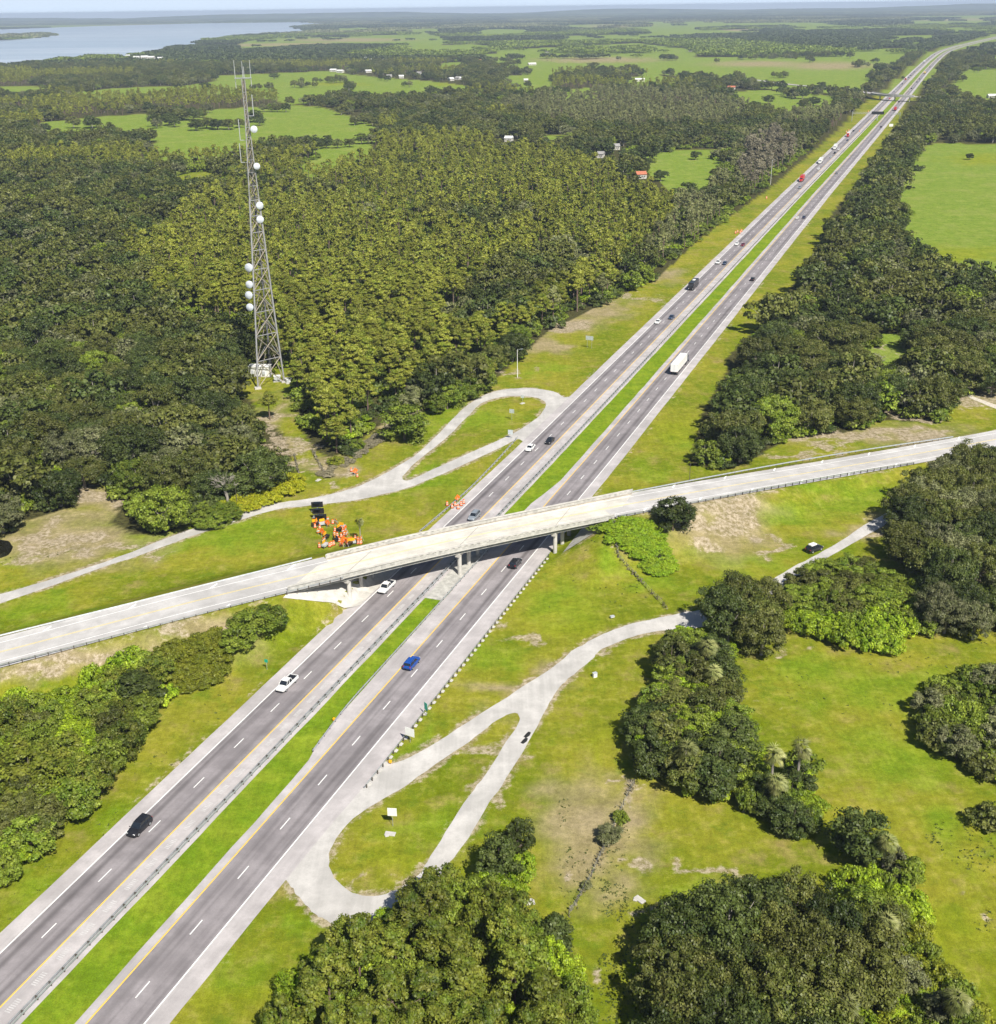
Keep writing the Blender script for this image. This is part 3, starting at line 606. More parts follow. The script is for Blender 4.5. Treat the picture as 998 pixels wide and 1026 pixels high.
# ------------------------------------------------------------ guardrails
RAILP = [(-.05, -.16), (.0, -.16), (.035, -.08), (.0, 0), (.035, .08), (0, .16), (-.05, .16)]
def guardrail(pts, label, sp=1.9, side=1, posts=WOODP, zt=None, blocks=False):
    """pts: list of world (x,y); rail + posts"""
    P = smooth_poly([(p[0], p[1]) for p in pts], 3, 3); z = terr(P[:, 0], P[:, 1]) if zt is None else np.interp(np.arange(len(P)), [0, len(P)-1], zt)
    if zt is None: z = np.maximum(z, 0)
    base = Vector((P[len(P)//2][0], P[len(P)//2][1], 0)); t = thing('guardrail', label, 'guardrail', base)
    C = np.c_[P, z+.58]; tt = np.gradient(P, axis=0); tt /= np.linalg.norm(tt, axis=1)[:, None]; n = np.stack([tt[:, 1], -tt[:, 0]], 1)
    mb = MB(); mb.loft([[(p[0]+m[0]*a*side-base.x, p[1]+m[1]*a*side-base.y, p[2]+b) for a, b in RAILP] for p, m in zip(C, n)]); mb.build('rail', STEEL, t)
    s = np.r_[0, np.cumsum(np.linalg.norm(np.diff(P, axis=0), axis=1))]; m = MB(); m.box((0, 0, .35), (.16, .16, .74)); pm = m.mesh('post', posts)
    m = MB(); cnt = 0; rest = False
    for a in np.arange(.5, s[-1], sp):
        x, y, zz = [np.interp(a, s, q) for q in (P[:, 0], P[:, 1], z)]; i = min(int(a/3), len(n)-1); x -= n[i][0]*.16*side; y -= n[i][1]*.16*side
        if cnt < 100: link('post', pm, t, (x-base.x, y-base.y, zz), math.atan2(tt[i][1], tt[i][0]))
        else: m.box((x-base.x, y-base.y, zz+.35), (.16, .16, .74)); rest = True
        cnt += 1
    if rest: o = m.build('far_posts', posts, t); o['kind'] = 'stuff'
    else: m.bm.free()
    return t
def hl(u0, s0, u1, s1, n=40): return [HW(u0+(u1-u0)*k/n, s0+(s1-s0)*k/n)[:2] for k in range(n+1)]
guardrail(hl(-2.75, 40, -2.75, 1500, 240), 'very long steel guardrail between the left lanes and the grass median', 2.6, -1)
guardrail(hl(-2.2, 40, -2.2, 420, 60), 'second long guardrail rail facing the grass median back to back with the first', 2.6, 1)
rm = hl(4.2, 146, 3.1, 158, 6)+hl(2.9, 162, 2.6, 246, 20)
guardrail(rm, 'steel guardrail on the median side of the right lanes in front of the overpass', 2.4, 1)
guardrail(hl(17.4, 140, 17.1, 236, 30), 'guardrail with closely spaced posts along the right shoulder before the overpass', 2.05, -1)
g = [G(*p)[:2] for p in ((422, 533), (448, 511), (473, 489), (498, 463), (521, 437))]
g_left = g
guardrail(g, 'guardrail beside the left shoulder just past the overpass near the loop road', 2.4, 1)
def along(C, o, a, b, rev=False):
    E = offs(C, o); n = len(C); L = [(E[i][0], E[i][1]) for i in range(int(a*(n-1)), int(b*(n-1))+1)]; return L
def crguard(C, o, a, b, label, side):
    n = len(C); i0, i1 = int(a*(n-1)), int(b*(n-1)); return guardrail(along(C, o, a, b), label, 2.4, side, zt=(C[i0][2]-.1, C[i1][2]-.1))
crguard(left, -6.15, .60, 1, 'guardrail on the far edge of the crossing road west of the overpass', 1)
crguard(left, 6.15, .40, 1, 'guardrail on the near edge of the crossing road west of the overpass', -1)
crguard(right, -6.0, 0, .45, 'guardrail on the far edge of the crossing road east of the overpass', 1)
crguard(right, 6.0, 0, .36, 'guardrail on the near edge of the crossing road east of the overpass', -1)
# white pads between the posts of the right guardrail
V = []; F = []
for i in range(46):
    a = 141+i*2.05; u = 17.4-(a-140)*.003; ps = [HW(u-.1, a, .05), HW(u+.5, a, .05), HW(u+.5, a+.85, .05), HW(u-.1, a+1.1, .05)]; q = len(V); V += ps; F.append((q, q+1, q+2, q+3))
for i in range(len(g_left)-1):
    for k in range(9):
        t_ = k/9; x = g_left[i][0]*(1-t_)+g_left[i+1][0]*t_; y = g_left[i][1]*(1-t_)+g_left[i+1][1]*t_; u_, s_k = hw_of(x, y); u_ = float(u_); s_k = float(s_k)
        ps = [HW(u_-.7, s_k, .05), HW(u_-.1, s_k, .05), HW(u_-.1, s_k+1.3, .05), HW(u_-.7, s_k+1.3, .05)]; q = len(V); V += ps; F.append((q, q+1, q+2, q+3))
struct(link('white_gravel_pads', mesh_np('white_gravel_pads', V, F, [CONC])))
#@@PART2
tick('trees')
def quads(centers, normals, size, rs, elong=1.0):
    n = len(centers); a = rs.normal(size=(n, 3)); t = np.cross(normals, a); t /= np.linalg.norm(t, axis=1)[:, None]+1e-9
    b = np.cross(normals, t); sz = size*rs.uniform(.6, 1.35, (n, 1))
    t = t*sz*elong; b = b*sz
    V = np.stack([centers-t-b*.6, centers+t*.2-b, centers+t+b*.5, centers-t*.3+b], 1).reshape(-1, 3)
    return V, np.arange(n*4).reshape(n, 4)
def crown_np(seed, kind, H, R, nl, per, leaf, lobe, flat=.5):
    """leafy crown: lobes spread through the volume, leaf faces over each lobe"""
    rs = np.random.RandomState(seed); C = []
    if kind == 'dome':
        zc = H-R*flat*1.0
        while len(C) < nl:
            v = rs.normal(size=3); v /= np.linalg.norm(v)
            if v[2] < (-.75 if flat < .8 else -.85): continue
            k = rs.uniform(.62, 1.0)**.6 if rs.rand() < .8 else rs.uniform(.2, .7)
            w = 1+.22*math.sin(3*math.atan2(v[1], v[0])+seed)+.12*math.sin(5*math.atan2(v[1], v[0])+2*seed)
            C.append((v[0]*R*k*w*.86, v[1]*R*k*w*.86, zc+v[2]*R*flat*k*(.85+rs.uniform(0, .3))))
    elif kind == 'pine':
        for i in range(nl):
            h = rs.uniform(0, 1); rad = R*(1-.75*h**1.5)*(.25+.75*rs.rand()); an = rs.uniform(0, 6.283)
            C.append((rad*math.cos(an), rad*math.sin(an), H*(.52+.46*h)))
    elif kind == 'cone':
        for i in range(nl):
            h = rs.rand()**.8; rad = R*(1.02-h)**.7*(.35+.65*rs.rand()); an = rs.uniform(0, 6.283)
            C.append((rad*math.cos(an), rad*math.sin(an), H*(.12+.85*h)))
    elif kind == 'bush':
        for i in range(nl):
            an = rs.uniform(0, 6.283); rad = R*rs.rand()**.55*.95; C.append((rad*math.cos(an), rad*math.sin(an), H*(.2+.62*rs.rand()*(1-.55*(rad/R)**2))))
    C = np.array(C); Vs = []; Ns = []
    lr = lobe*rs.uniform(.42, 1.45, len(C))
    for c, r in zip(C, lr):
        v = rs.normal(size=(per, 3)); v /= np.linalg.norm(v, axis=1)[:, None]; v[:, 2] = np.where(v[:, 2] < -.3, -v[:, 2], v[:, 2])
        rad = r*rs.uniform(.55, 1.18, (per, 1)); sc = np.array([1, 1, .72])
        p = c+v*rad*sc; Vs.append(p); nn = v+rs.normal(size=v.shape)*.45; nn[:, 2] += .25; Ns.append(nn/np.linalg.norm(nn, axis=1)[:, None])
    P = np.concatenate(Vs); Nn = np.concatenate(Ns); k = P[:, 2] > .15
    V, F = quads(P[k], Nn[k], leaf, rs)
    # inner limbs/mass so the crown is not see-through: small octahedra inside the lobes
    oc = np.array([(1, 0, 0), (0, 1, 0), (-1, 0, 0), (0, -1, 0), (0, 0, .7), (0, 0, -.7)]); of = [(0, 1, 4, 4), (1, 2, 4, 4), (2, 3, 4, 4), (3, 0, 4, 4), (1, 0, 5, 5), (2, 1, 5, 5), (3, 2, 5, 5), (0, 3, 5, 5)]
    return V, F, C, lr
def cyl_np(p0, p1, r0, r1, n=6):
    p0 = np.array(p0, float); p1 = np.array(p1, float); d = p1-p0; d /= np.linalg.norm(d)+1e-9
    a = np.cross(d, [0.3, .1, 1.]); a /= np.linalg.norm(a)+1e-9; b = np.cross(d, a); th = np.arange(n)*2*math.pi/n
    ring = lambda p, r: p+np.outer(np.cos(th), a)*r+np.outer(np.sin(th), b)*r
    V = np.vstack([ring(p0, r0), ring(p1, r1)]); F = [(i, (i+1) % n, n+(i+1) % n, n+i) for i in range(n)]
    return V, np.array(F)
def trunk_np(H, R, C, seed, r=.3, nb=9, base=.4):
    rs = np.random.RandomState(seed+99); Vs = []; Fs = []; k = 0
    def add(p0, p1, a, b, n=6):
        nonlocal k
        V, F = cyl_np(p0, p1, a, b, n); Vs.append(V); Fs.append(F+k); k += len(V)
    top = np.array([rs.uniform(-.2, .2)*R*.3, rs.uniform(-.2, .2)*R*.3, H*base]); mid = np.array([0, 0, H*base*.5])+rs.normal(size=3)*.08
    add((0, 0, -.3), mid, r*1.25, r, 7); add(mid, top, r, r*.75, 7)
    for c in C[rs.permutation(len(C))[:nb]]:
        st = top*rs.uniform(.75, 1.0); m = (st+c)/2+np.array([0, 0, -.3]); add(st, m, r*.4, r*.24, 5); add(m, c, r*.24, r*.06, 5)
    add(top, (0, 0, H*.88), r*.6, r*.12, 6)
    return np.vstack(Vs), np.vstack(Fs)
def tri2(F): return F
KINDS = {}
def make_variant(key, kind, seed, H, R, nl, per, leaf, lobe, flat=.5, mat='oak', bark=BARK, r=.3, nb=9, base=.4, combined=False):
    V, F, C, lr = crown_np(seed, kind, H, R, nl, per, leaf, lobe, flat); TV, TF = trunk_np(H, R, C, seed, r, nb, base)
    if combined:
        me = mesh_np(key, np.vstack([V, TV]), np.vstack([F, TF+len(V)]), [LEAF[mat], bark], matidx=[0]*len(F)+[1]*len(TF)); KINDS.setdefault(key, []).append((me, None, H, R))
    else:
        cm = mesh_np('crown', V, F, [LEAF[mat]]); tm = mesh_np('trunk', TV, TF, [bark]); KINDS.setdefault(key, []).append((cm, tm, H, R))
for k in range(4): make_variant('oak', 'dome', 10+k, 10, 7.2, 105, 170, .17, 1.3, .66, 'oak', BARKG, .45, 14)
for k in range(3): make_variant('pine', 'pine', 30+k, 15, 3.3, 50, 150, .155, .85, .5, 'pine', BARKP, .19, 16, .7)
for k in range(3): make_variant('leafy', 'dome', 40+k, 7, 3.6, 66, 150, .14, .82, .95, 'mid', BARK, .18, 12)
for k in range(2): make_variant('conic', 'cone', 50+k, 9, 3.6, 80, 140, .15, .8, 1, 'dark', BARK, .22, 14)
for k in range(3): make_variant('bush', 'bush', 60+k, 2.6, 2.6, 44, 100, .12, .6, 1, 'bright', BARK, .07, 8, .3)
for k in range(3): make_variant('oakmid', 'dome', 70+k, 10, 7.2, 90, 110, .21, 1.35, .6, 'oak', BARKG, .45, 8)
for k in range(3): make_variant('pinemid', 'pine', 80+k, 15, 3.4, 40, 90, .20, .88, .5, 'pine', BARKP, .2, 8, .7)
bxt, byt, _ = G(271, 379, 0)
for k in range(3): make_variant('bushfar', 'bush', 65+k, 2.4, 2.4, 26, 50, .17, .65, 1, 'mid', BARK, .07, 3, .3, combined=True)
# ---- far level of detail, one mesh each (used in the wood objects)
for k in range(3): make_variant('oakfar', 'dome', 90+k, 10, 7, 56, 50, .36, 1.45, .6, 'oak', BARKG, .4, 3, combined=True)
for k in range(3): make_variant('pinefar', 'pine', 95+k, 14, 3.6, 26, 42, .28, .95, .5, 'pine', BARKP, .22, 3, .7, combined=True)
def bare_np(H, R, seed, n=46):
    rs = np.random.RandomState(seed); Vs = []; Fs = []; k = 0
    def add(p0, p1, a, b):
        nonlocal k
        V, F = cyl_np(p0, p1, a, b, 5); Vs.append(V); Fs.append(F+k); k += len(V)
    def br(p, d, L, r, lv):
        q = p+d*L; add(p, q, r, r*.62)
        if lv == 0: return
        for i in range(3 if lv > 1 else 2):
            nd = d+rs.normal(size=3)*.42; nd[2] = abs(nd[2])*.9+.15; nd /= np.linalg.norm(nd); br(q-d*L*.12*i, nd, L*rs.uniform(.58, .8), r*.58, lv-1)
    br(np.zeros(3), np.array([0, 0, 1.]), H*.30, .28, 5); return np.vstack(Vs), np.vstack(Fs)
bV, bF = bare_np(8, 4, 5); BARE = mesh_np('branches', bV, bF, [BARKG])
def palm_np(H, seed, R=2.0):
    rs = np.random.RandomState(seed); Vs = []; Fs = []; k = 0
    for i in range(46):
        an = i*2.4; el = rs.uniform(-.9, 1.2); L = R*rs.uniform(.8, 1.1)
        d = np.array([math.cos(an)*math.cos(el), math.sin(an)*math.cos(el), math.sin(el)]); s = np.array([-math.sin(an), math.cos(an), 0.])
        o = np.array([0, 0, H]); tipdir = d*np.array([1, 1, .6])+np.array([0, 0, -.5])
        a = o+d*L*.45
        for j in range(9):   # fan of narrow leaflets
            f = (j-4)/4; tip = a+(tipdir+s*f*1.15)/np.linalg.norm(tipdir+s*f*1.15)*L*.62*(1-.25*abs(f)); w = s*.05+np.cross(d, s)*.04
            V = np.array([a-w, a+w, (a+tip)/2+w*1.6, tip]); Vs.append(V); Fs.append([(k, k+1, k+2, k+3)]); k += 4
        w = s*.03; Vs.append(np.array([o-w, o+w, a+w, a-w])); Fs.append([(k, k+1, k+2, k+3)]); k += 4
    return np.vstack(Vs), np.vstack(Fs)
for k in range(2):
    V, F = palm_np(6, k); tv, tf = cyl_np((0, 0, -.3), (0.1, 0, 6), .2, .17, 8); s2, f2 = cyl_np((0.1, 0, 5.1), (.1, 0, 6), .34, .28, 8)
    KINDS.setdefault('palm', []).append((mesh_np('fronds', V, F, [LEAF['palm']]), mesh_np('trunk', np.vstack([tv, s2]), np.vstack([tf, f2+len(tv)]), [BARKG]), 6, 2.2))
tick('variants')
NAME = dict(oak='oak_tree', oakmid='oak_tree', pine='pine_tree', pinemid='pine_tree', leafy='broadleaf_tree', conic='broadleaf_tree', bush='shrub', palm='palm_tree', bare='bare_tree')
CAT = dict(oak_tree='oak tree', pine_tree='pine tree', broadleaf_tree='tree', shrub='shrub', palm_tree='palm tree', bare_tree='dead tree')
count = {}
def tree(key, x, y, H, R, color, label, group=None, z=None):
    nme = NAME[key]; count[nme] = count.get(nme, 0)+1
    cm, tm, h0, r0 = KINDS[key][rnd.randrange(len(KINDS[key]))]
    t = thing(nme, label, CAT[nme], (x, y, T(x, y) if z is None else z), rnd.uniform(0, 6.28), group); t.scale = (R/r0, R/r0, H/h0)
    c = link('crown' if key != 'palm' else 'fronds', cm, t); b = link('trunk' if key != 'bush' else 'stems', tm, t)
    if color and key != 'palm': c.material_slots[0].link = 'OBJECT'; c.material_slots[0].material = LEAF[color]
    return t
def hero(key, px, py, rpx, H, color, label, group=None, zc=None):
    zc = (H*.6 if zc is None else zc); x, y, _ = G(px, py, zc); g = T(x, y)
    if g > .3: x, y, _ = G(px, py, zc+g)
    dep = (np.array([x, y, zc])-np.array([0, 0, CH]))@FW; R = rpx*dep/FPX
    return tree(key, x, y, H, R, color, label, group)
placed = []
def scatter(poly, label, group, mix, sp, zc, seed, edge=.7, maxn=400, exist=None):
    """mix: list of (weight,key,color,(h0,h1),(r0,r1)); poly: outline of the canopy in the survey photo"""
    rs = random.Random(seed); W = [G(a, b, zc)[:2] for a, b in poly]; x0 = min(w[0] for w in W); x1 = max(w[0] for w in W); y0 = min(w[1] for w in W); y1 = max(w[1] for w in W)
    pts = []; tot = sum(m[0] for m in mix); n = 0
    rm = np.mean([sum(m[4])/2 for m in mix]); miss = 0
    for _ in range(int((x1-x0)*(y1-y0)/(rm*sp)**2*16)):
        x = rs.uniform(x0, x1); y = rs.uniform(y0, y1)
        w = rs.uniform(0, tot)
        for m in mix:
            w -= m[0]
            if w <= 0: break
        H = rs.uniform(*m[3]); R = rs.uniform(*m[4])
        if any((x-a)**2+(y-b)**2 < ((R+c)*.5*sp)**2 for a, b, c in pts): continue
        g = T(x, y); zz = g+H*.6; q = [(x, y, zz), (x-R*edge, y, zz), (x+R*edge, y, zz), (x, y, g+H*.92), (x, y-R*edge*.8, zz*.7)]
        a, b = proj(q)
        if not inpoly(a, b, poly).all(): continue
        pts.append((x, y, R)); tree(m[1], x, y, H, R, m[2], label(m) if callable(label) else label, group if isinstance(group, str) else group(m), g); n += 1
        if n >= maxn: break
    return pts
def lab(where, cols=None):
    words = dict(oak='dark green live oak', pine='thin-crowned pine', leafy='leafy green tree', conic='dense dark green tree', bush='bushy green shrub', palm='cabbage palm with pale fan fronds')
    cw = dict(dark='deep green ', mossy='grey-green ', bright='bright lime green ', mid='fresh green ', yellow='yellow ', olive='olive green ', piny='yellowish green ', pine='yellow-green ', oak='', cypress='dull olive ', brown='brownish ')
    nn = dict(oak='live oak', pine='pine', leafy='leafy tree', conic='dense tree', bush='shrub', palm='cabbage palm')
    def f(m): return (cw.get(m[2], '')+nn[m[1]]+' '+where).strip()
    return f
def gl(where):
    f = lab(where); return lambda m: f(m)+' group'
def bulk(poly, name, label, keycol, hr, rr_, sp, zc, seed, edge=.15):
    # a mat nobody could count: one object
    rs = random.Random(seed); W = [G(a, b, zc)[:2] for a, b in poly]; x0 = min(w[0] for w in W); x1 = max(w[0] for w in W); y0 = min(w[1] for w in W); y1 = max(w[1] for w in W); pts = []; Vs = []; Fs = []; k = 0
    for _ in range(3000):
        x = rs.uniform(x0, x1); y = rs.uniform(y0, y1); H = rs.uniform(*hr); Rr = rs.uniform(*rr_)
        if any((x-a)**2+(y-b)**2 < sp*sp for a, b in pts): continue
        g = T(x, y); a, b = proj([(x, y, g+H*.6), (x-Rr*edge, y, g), (x+Rr*edge, y, g)])
        if not inpoly(a, b, poly).all(): continue
        pts.append((x, y)); me = KINDS['bush'][rs.randrange(3)]; cm = me[0]; n_ = len(cm.vertices); v = np.empty(n_*3, np.float32); cm.vertices.foreach_get('co', v); v = v.reshape(-1, 3)*[Rr/me[3], Rr/me[3], H/me[2]]; an = rs.uniform(0, 6.28)
        v = np.c_[v[:, 0]*math.cos(an)-v[:, 1]*math.sin(an)+x, v[:, 0]*math.sin(an)+v[:, 1]*math.cos(an)+y, v[:, 2]+g]; Vs.append(v); Fs.append(np.arange(n_).reshape(-1, 4)+k); k += n_
    tag(link(name, mesh_np(name, np.vstack(Vs), np.vstack(Fs), [LEAF[keycol]])), label, 'undergrowth', None, 'stuff')
def S(poly, where, mix, sp, zc, seed, **k): return scatter(poly, lab(where), (lambda m, w=where: f'{m[2]} {m[1]} plants {w}'), mix, sp, zc, seed, **k)
# -- near groups
S([(262, 1030), (258, 1015), (285, 985), (318, 965), (338, 932), (352, 915), (368, 925), (385, 918), (402, 885), (420, 872), (446, 862), (470, 868), (485, 872), (503, 880), (515, 890), (540, 905), (570, 930), (580, 950), (590, 985), (604, 1000), (606, 1040), (606, 1100), (260, 1100)],
  'in the dense stand below the loop road', [(5, 'pine', 'piny', (11, 15), (2.6, 3.6)), (3, 'leafy', 'piny', (7, 10), (2.91, 4.03)), (1.6, 'leafy', 'mid', (6, 9), (2.69, 3.81)), (1.2, 'leafy', 'bright', (5, 8), (2.24, 3.14)), (.5, 'leafy', 'olive', (7, 9), (3.36, 4.48))], 0.96, 8, 1, edge=.85)
hero('leafy', 500, 862, 24, 8, 'dark', 'dark tree with spreading branches at the top of the stand by the loop road')
hero('leafy', 524, 868, 16, 6, 'bright', 'bright green tree leaning at the top right of the stand by the loop road')
hero('leafy', 518, 838, 16, 7, 'dark', 'small dark tree standing alone just above the stand by the loop road')
hero('conic', 556, 936, 26, 8, 'dark', 'dense round dark tree at the right edge of the stand by the loop road')
hero('leafy', 520, 960, 36, 9, 'mid', 'broad mid green tree inside the right part of the stand by the loop road')
S([(632, 1040), (628, 975), (640, 940), (668, 922), (695, 905), (740, 895), (770, 885), (800, 880), (840, 888), (868, 900), (880, 935), (884, 970), (866, 1010), (862, 1100), (632, 1100)],
  'in the big oak clump at the bottom right', [(3, 'oak', 'oak', (8, 12), (4, 7)), (3, 'oak', 'dark', (8, 12), (4, 6.5))], 0.99, 7, 2, edge=.85)
hero('leafy', 863, 834, 32, 8.5, 'dark', 'round dark tree standing alone in the pasture above the big oak clump', None, 5)
S([(862, 880), (900, 850), (925, 865), (930, 900), (938, 950), (960, 975), (985, 1000), (1000, 1040), (1000, 1100), (862, 1100), (884, 1000), (894, 950), (884, 900)],
  'in the scrub strip right of the big oak clump', [(3, 'bush', 'bright', (2, 4), (2.0, 3.75)), (3, 'bush', 'mid', (2.5, 4.5), (2.25, 3.75)), (1.5, 'bush', 'olive', (2, 4), (2.5, 3.75)), (1, 'leafy', 'mid', (4, 6), (2.24, 3.36)), (.8, 'leafy', 'mossy', (4, 6), (2.24, 3.36))], 0.93, 2, 3, edge=.7)
S([(838, 880), (865, 862), (890, 872), (905, 900), (905, 960), (915, 1010), (905, 1060), (850, 1060), (850, 990), (858, 930), (845, 900)],
  'joining the big oak clump to the scrub strip', [(2, 'leafy', 'oak', (5, 8), (3, 4.2)), (2, 'leafy', 'mid', (4, 7), (2.6, 3.6)), (1, 'bush', 'bright', (2, 4), (2, 3))], .8, 4, 33, edge=.6)
for (a, b, r, H, w) in ((888, 845, 13, 5, 'beside the lone round dark tree'), (888, 925, 14, 5, 'amid the scrub strip near the bottom right'), (958, 1003, 18, 5, 'in the bottom right corner scrub'), (848, 1008, 15, 5, 'at the lower right end of the big oak clump'),
    (710, 620+50, 13, 5, 'upper of the two at the top of the middle thicket'), (714, 674, 12, 4.5, 'lower of the two at the top of the middle thicket'), (688, 752, 14, 6, 'in the left middle of the thicket'), (775, 756, 14, 6.5, 'left one of the tall pair at the right end of the thicket'), (802, 750, 14, 7, 'right one of the tall pair at the right end of the thicket'), (777, 785, 14, 5, 'with brown skirt at the lower end of the thicket')):
    if b == 670: a, b = 708, 648
    hero('palm', a, b, r*1.12, H+1.8, None, 'pale cabbage palm '+w, None, H+1.6)
S([(612, 765), (614, 740), (628, 715), (645, 690), (655, 650), (668, 628), (690, 632), (720, 640), (740, 655), (745, 700), (765, 728), (772, 760), (760, 790), (735, 800), (700, 792), (672, 782), (640, 778)],
  'in the thicket between service road and pasture', [(3, 'leafy', 'dark', (5, 8), (3.36, 4.93)), (2.4, 'leafy', 'oak', (5, 8), (3.81, 4.93)), (2, 'leafy', 'bright', (3.5, 5), (2.46, 3.36)), (2, 'leafy', 'mid', (4, 7), (2.91, 4.03))], 0.87, 4, 4, edge=.85)
S([(672, 760), (700, 775), (740, 790), (775, 775), (800, 745), (822, 760), (815, 790), (830, 805), (800, 842), (780, 832), (760, 812), (715, 800), (680, 785)],
  'along the lower edge of the middle thicket', [(3, 'bush', 'bright', (2.5, 4.5), (2.25, 3.5)), (2, 'bush', 'mid', (3, 4.5), (2.5, 3.5)), (2, 'leafy', 'dark', (4, 6), (2.24, 3.36))], 0.9, 3, 5, edge=.75)
S([(690, 625), (688, 600), (700, 580), (725, 570), (760, 573), (785, 590), (800, 615), (795, 640), (775, 658), (750, 655), (720, 640)],
  'beside the bend of the service road', [(1, 'oak', 'dark', (8, 10), (5, 6.5)), (1, 'oak', 'oak', (8, 10), (5, 6))], 0.93, 6, 6, edge=.85)
S([(780, 604), (786, 586), (800, 572), (822, 562), (850, 558), (878, 560), (900, 572), (914, 590), (890, 615), (850, 615), (800, 615)],
  'above the lime green thicket', [(3, 'leafy', 'mid', (4, 6), (3.58, 4.7)), (1, 'leafy', 'oak', (4, 6), (3.58, 4.48))], .8, 3, 7, edge=.75)
S([(782, 605), (800, 600), (830, 608), (860, 600), (905, 600), (925, 612), (924, 635), (890, 655), (850, 645), (800, 632), (785, 622)],
  'in the lime green thicket above the pasture', [(3, 'bush', 'bright', (3, 5), (3.0, 4.5)), (1, 'bush', 'mid', (3, 5), (3.0, 4.25))], 0.83, 3, 8, edge=.75)
S([(884, 520), (890, 490), (920, 475), (945, 455), (975, 446), (1040, 450), (1100, 470), (1100, 600), (1040, 600), (990, 585), (960, 590), (925, 580), (895, 560), (885, 540)],
  'in the oak grove below the crossing road', [(3, 'oak', 'oak', (8, 11), (5, 7)), (2, 'oak', 'mossy', (8, 11), (5, 7)), (1.5, 'oak', 'dark', (8, 11), (5, 6.5))], 0.93, 7, 9, edge=.85)
S([(908, 600), (912, 575), (935, 560), (965, 575), (1000, 590), (1060, 600), (1060, 640), (1000, 628), (985, 640), (960, 625), (925, 640), (912, 625)],
  'at the lower edge of the oak grove', [(2, 'oak', 'mossy', (7, 9), (4, 5.5)), (1.5, 'oak', 'dark', (6, 9), (4, 5)), (1, 'bush', 'mid', (3, 4), (2.5, 3.75))], 0.93, 5, 10, edge=.8)
S([(914, 715), (920, 690), (945, 678), (975, 668), (1040, 660), (1100, 680), (1100, 800), (1010, 782), (985, 775), (955, 755), (925, 735)],
  'in the rounded thicket right of the pasture', [(3, 'bush', 'mid', (3, 5), (3.0, 4.5)), (2, 'bush', 'oak', (3, 5.5), (3.25, 4.5)), (1, 'leafy', 'mossy', (4, 6), (2.8, 3.92))], 0.87, 3, 11, edge=.8)
hero('bush', 990, 815, 20, 3.5, 'oak', 'low dark bush alone at the right edge of the pasture')
S([(-80, 700), (0, 690), (30, 695), (60, 690), (90, 665), (108, 650), (125, 648), (155, 655), (172, 665), (178, 688), (160, 715), (135, 745), (115, 780), (70, 820), (40, 850), (0, 880), (-80, 960)],
  'in the left edge thicket beside the highway', [(2.4, 'leafy', 'mid', (4, 7), (2.69, 4.03)), (2.6, 'bush', 'bright', (3, 5), (2.5, 4.0)), (2, 'leafy', 'piny', (5, 8), (2.69, 3.81)), (1, 'leafy', 'oak', (5, 7), (2.69, 3.81))], 0.9, 4, 12, edge=.8)
hero('conic', 136, 690, 32, 8, 'dark', 'dense dark tree rising from the right end of the left edge thicket')
hero('leafy', 30, 770, 40, 8, 'piny', 'large yellowish green tree at the centre of the left edge thicket')
bulk([(158, 655), (180, 642), (215, 632), (236, 642), (228, 668), (212, 686), (185, 692), (160, 676)], 'vine_mound', 'olive mound of vines beside the highway slope below the overpass', 'olive', (1.6, 2.6), (2.2, 3), 1.6, 1.5, 13)
hero('leafy', 252, 607, 24, 6, 'mid', 'rounded green tree at the near corner of the overpass embankment', 'trees at the near corner of the embankment')
hero('leafy', 268, 601, 20, 5.4, 'mid', 'rounded green tree at the near corner of the overpass embankment', 'trees at the near corner of the embankment')
hero('leafy', 236, 620, 19, 4.5, 'mid', 'lower green tree left of the rounded tree at the embankment corner')
hero('leafy', 675, 510, 20, 8.5, 'dark', 'lone dark round tree on the embankment just below the crossing road', None, 3.5)
hero('bush', 661, 549, 8, 2, 'dark', 'small dark bush on the bare embankment slope', None, .8)
hero('bush', 601, 533, 12, 2, 'mid', 'low green bush beside the slope paving of the right abutment', None, .6)
hero('leafy', 405, 430, 25, 11, 'mid', 'lone dark green tree standing left of the loop road', None, 3.5)
hero('leafy', 358, 445, 8, 3.5, 'mid', 'small green tree left of the lone tree by the loop road', None, 2)
bulk([(318, 474), (330, 466), (345, 458), (358, 450), (372, 438), (390, 424), (410, 408), (428, 394), (440, 380), (447, 386), (436, 400), (418, 414), (400, 428), (382, 442), (366, 454), (350, 464), (334, 474), (322, 482)], 'brown_brush', 'brownish dead brush line between the pine wood and the left loop road', 'brown', (.6, 1.3), (1.2, 2.0), 1.7, .5, 24, .05)
hero('bush', 350, 452, 9, 2.6, 'dark', 'small dark bush left of the lone tree by the loop road', None, 1)
hero('bush', 336, 462, 9, 2.4, 'olive', 'small olive bush at the lower end of the brown brush line', None, 1)
bulk([(610, 545), (607, 528), (628, 520), (650, 523), (665, 548), (672, 570), (660, 580), (645, 568), (630, 550)], 'vine_mat', 'bright green mat of vines on the right embankment below the bridge end', 'vine', (.9, 1.8), (2.0, 2.9), 1.15, .8, 15)
bulk([(205, 517), (218, 505), (240, 494), (262, 482), (298, 474), (303, 490), (272, 505), (238, 517)], 'yellow_brush', 'yellow leafed brush along the service road in front of the woods', 'yellow', (1.8, 3.2), (1.8, 2.8), 1.7, 1, 16)
S([(190, 520), (205, 500), (240, 505), (235, 518), (205, 528)], 'left of the yellow brush beside the service road', [(1, 'bush', 'bright', (1.6, 2.6), (2.25, 3.25)), (1, 'leafy', 'mid', (3, 4), (2.24, 2.91))], 0.83, 1, 17, edge=.15)
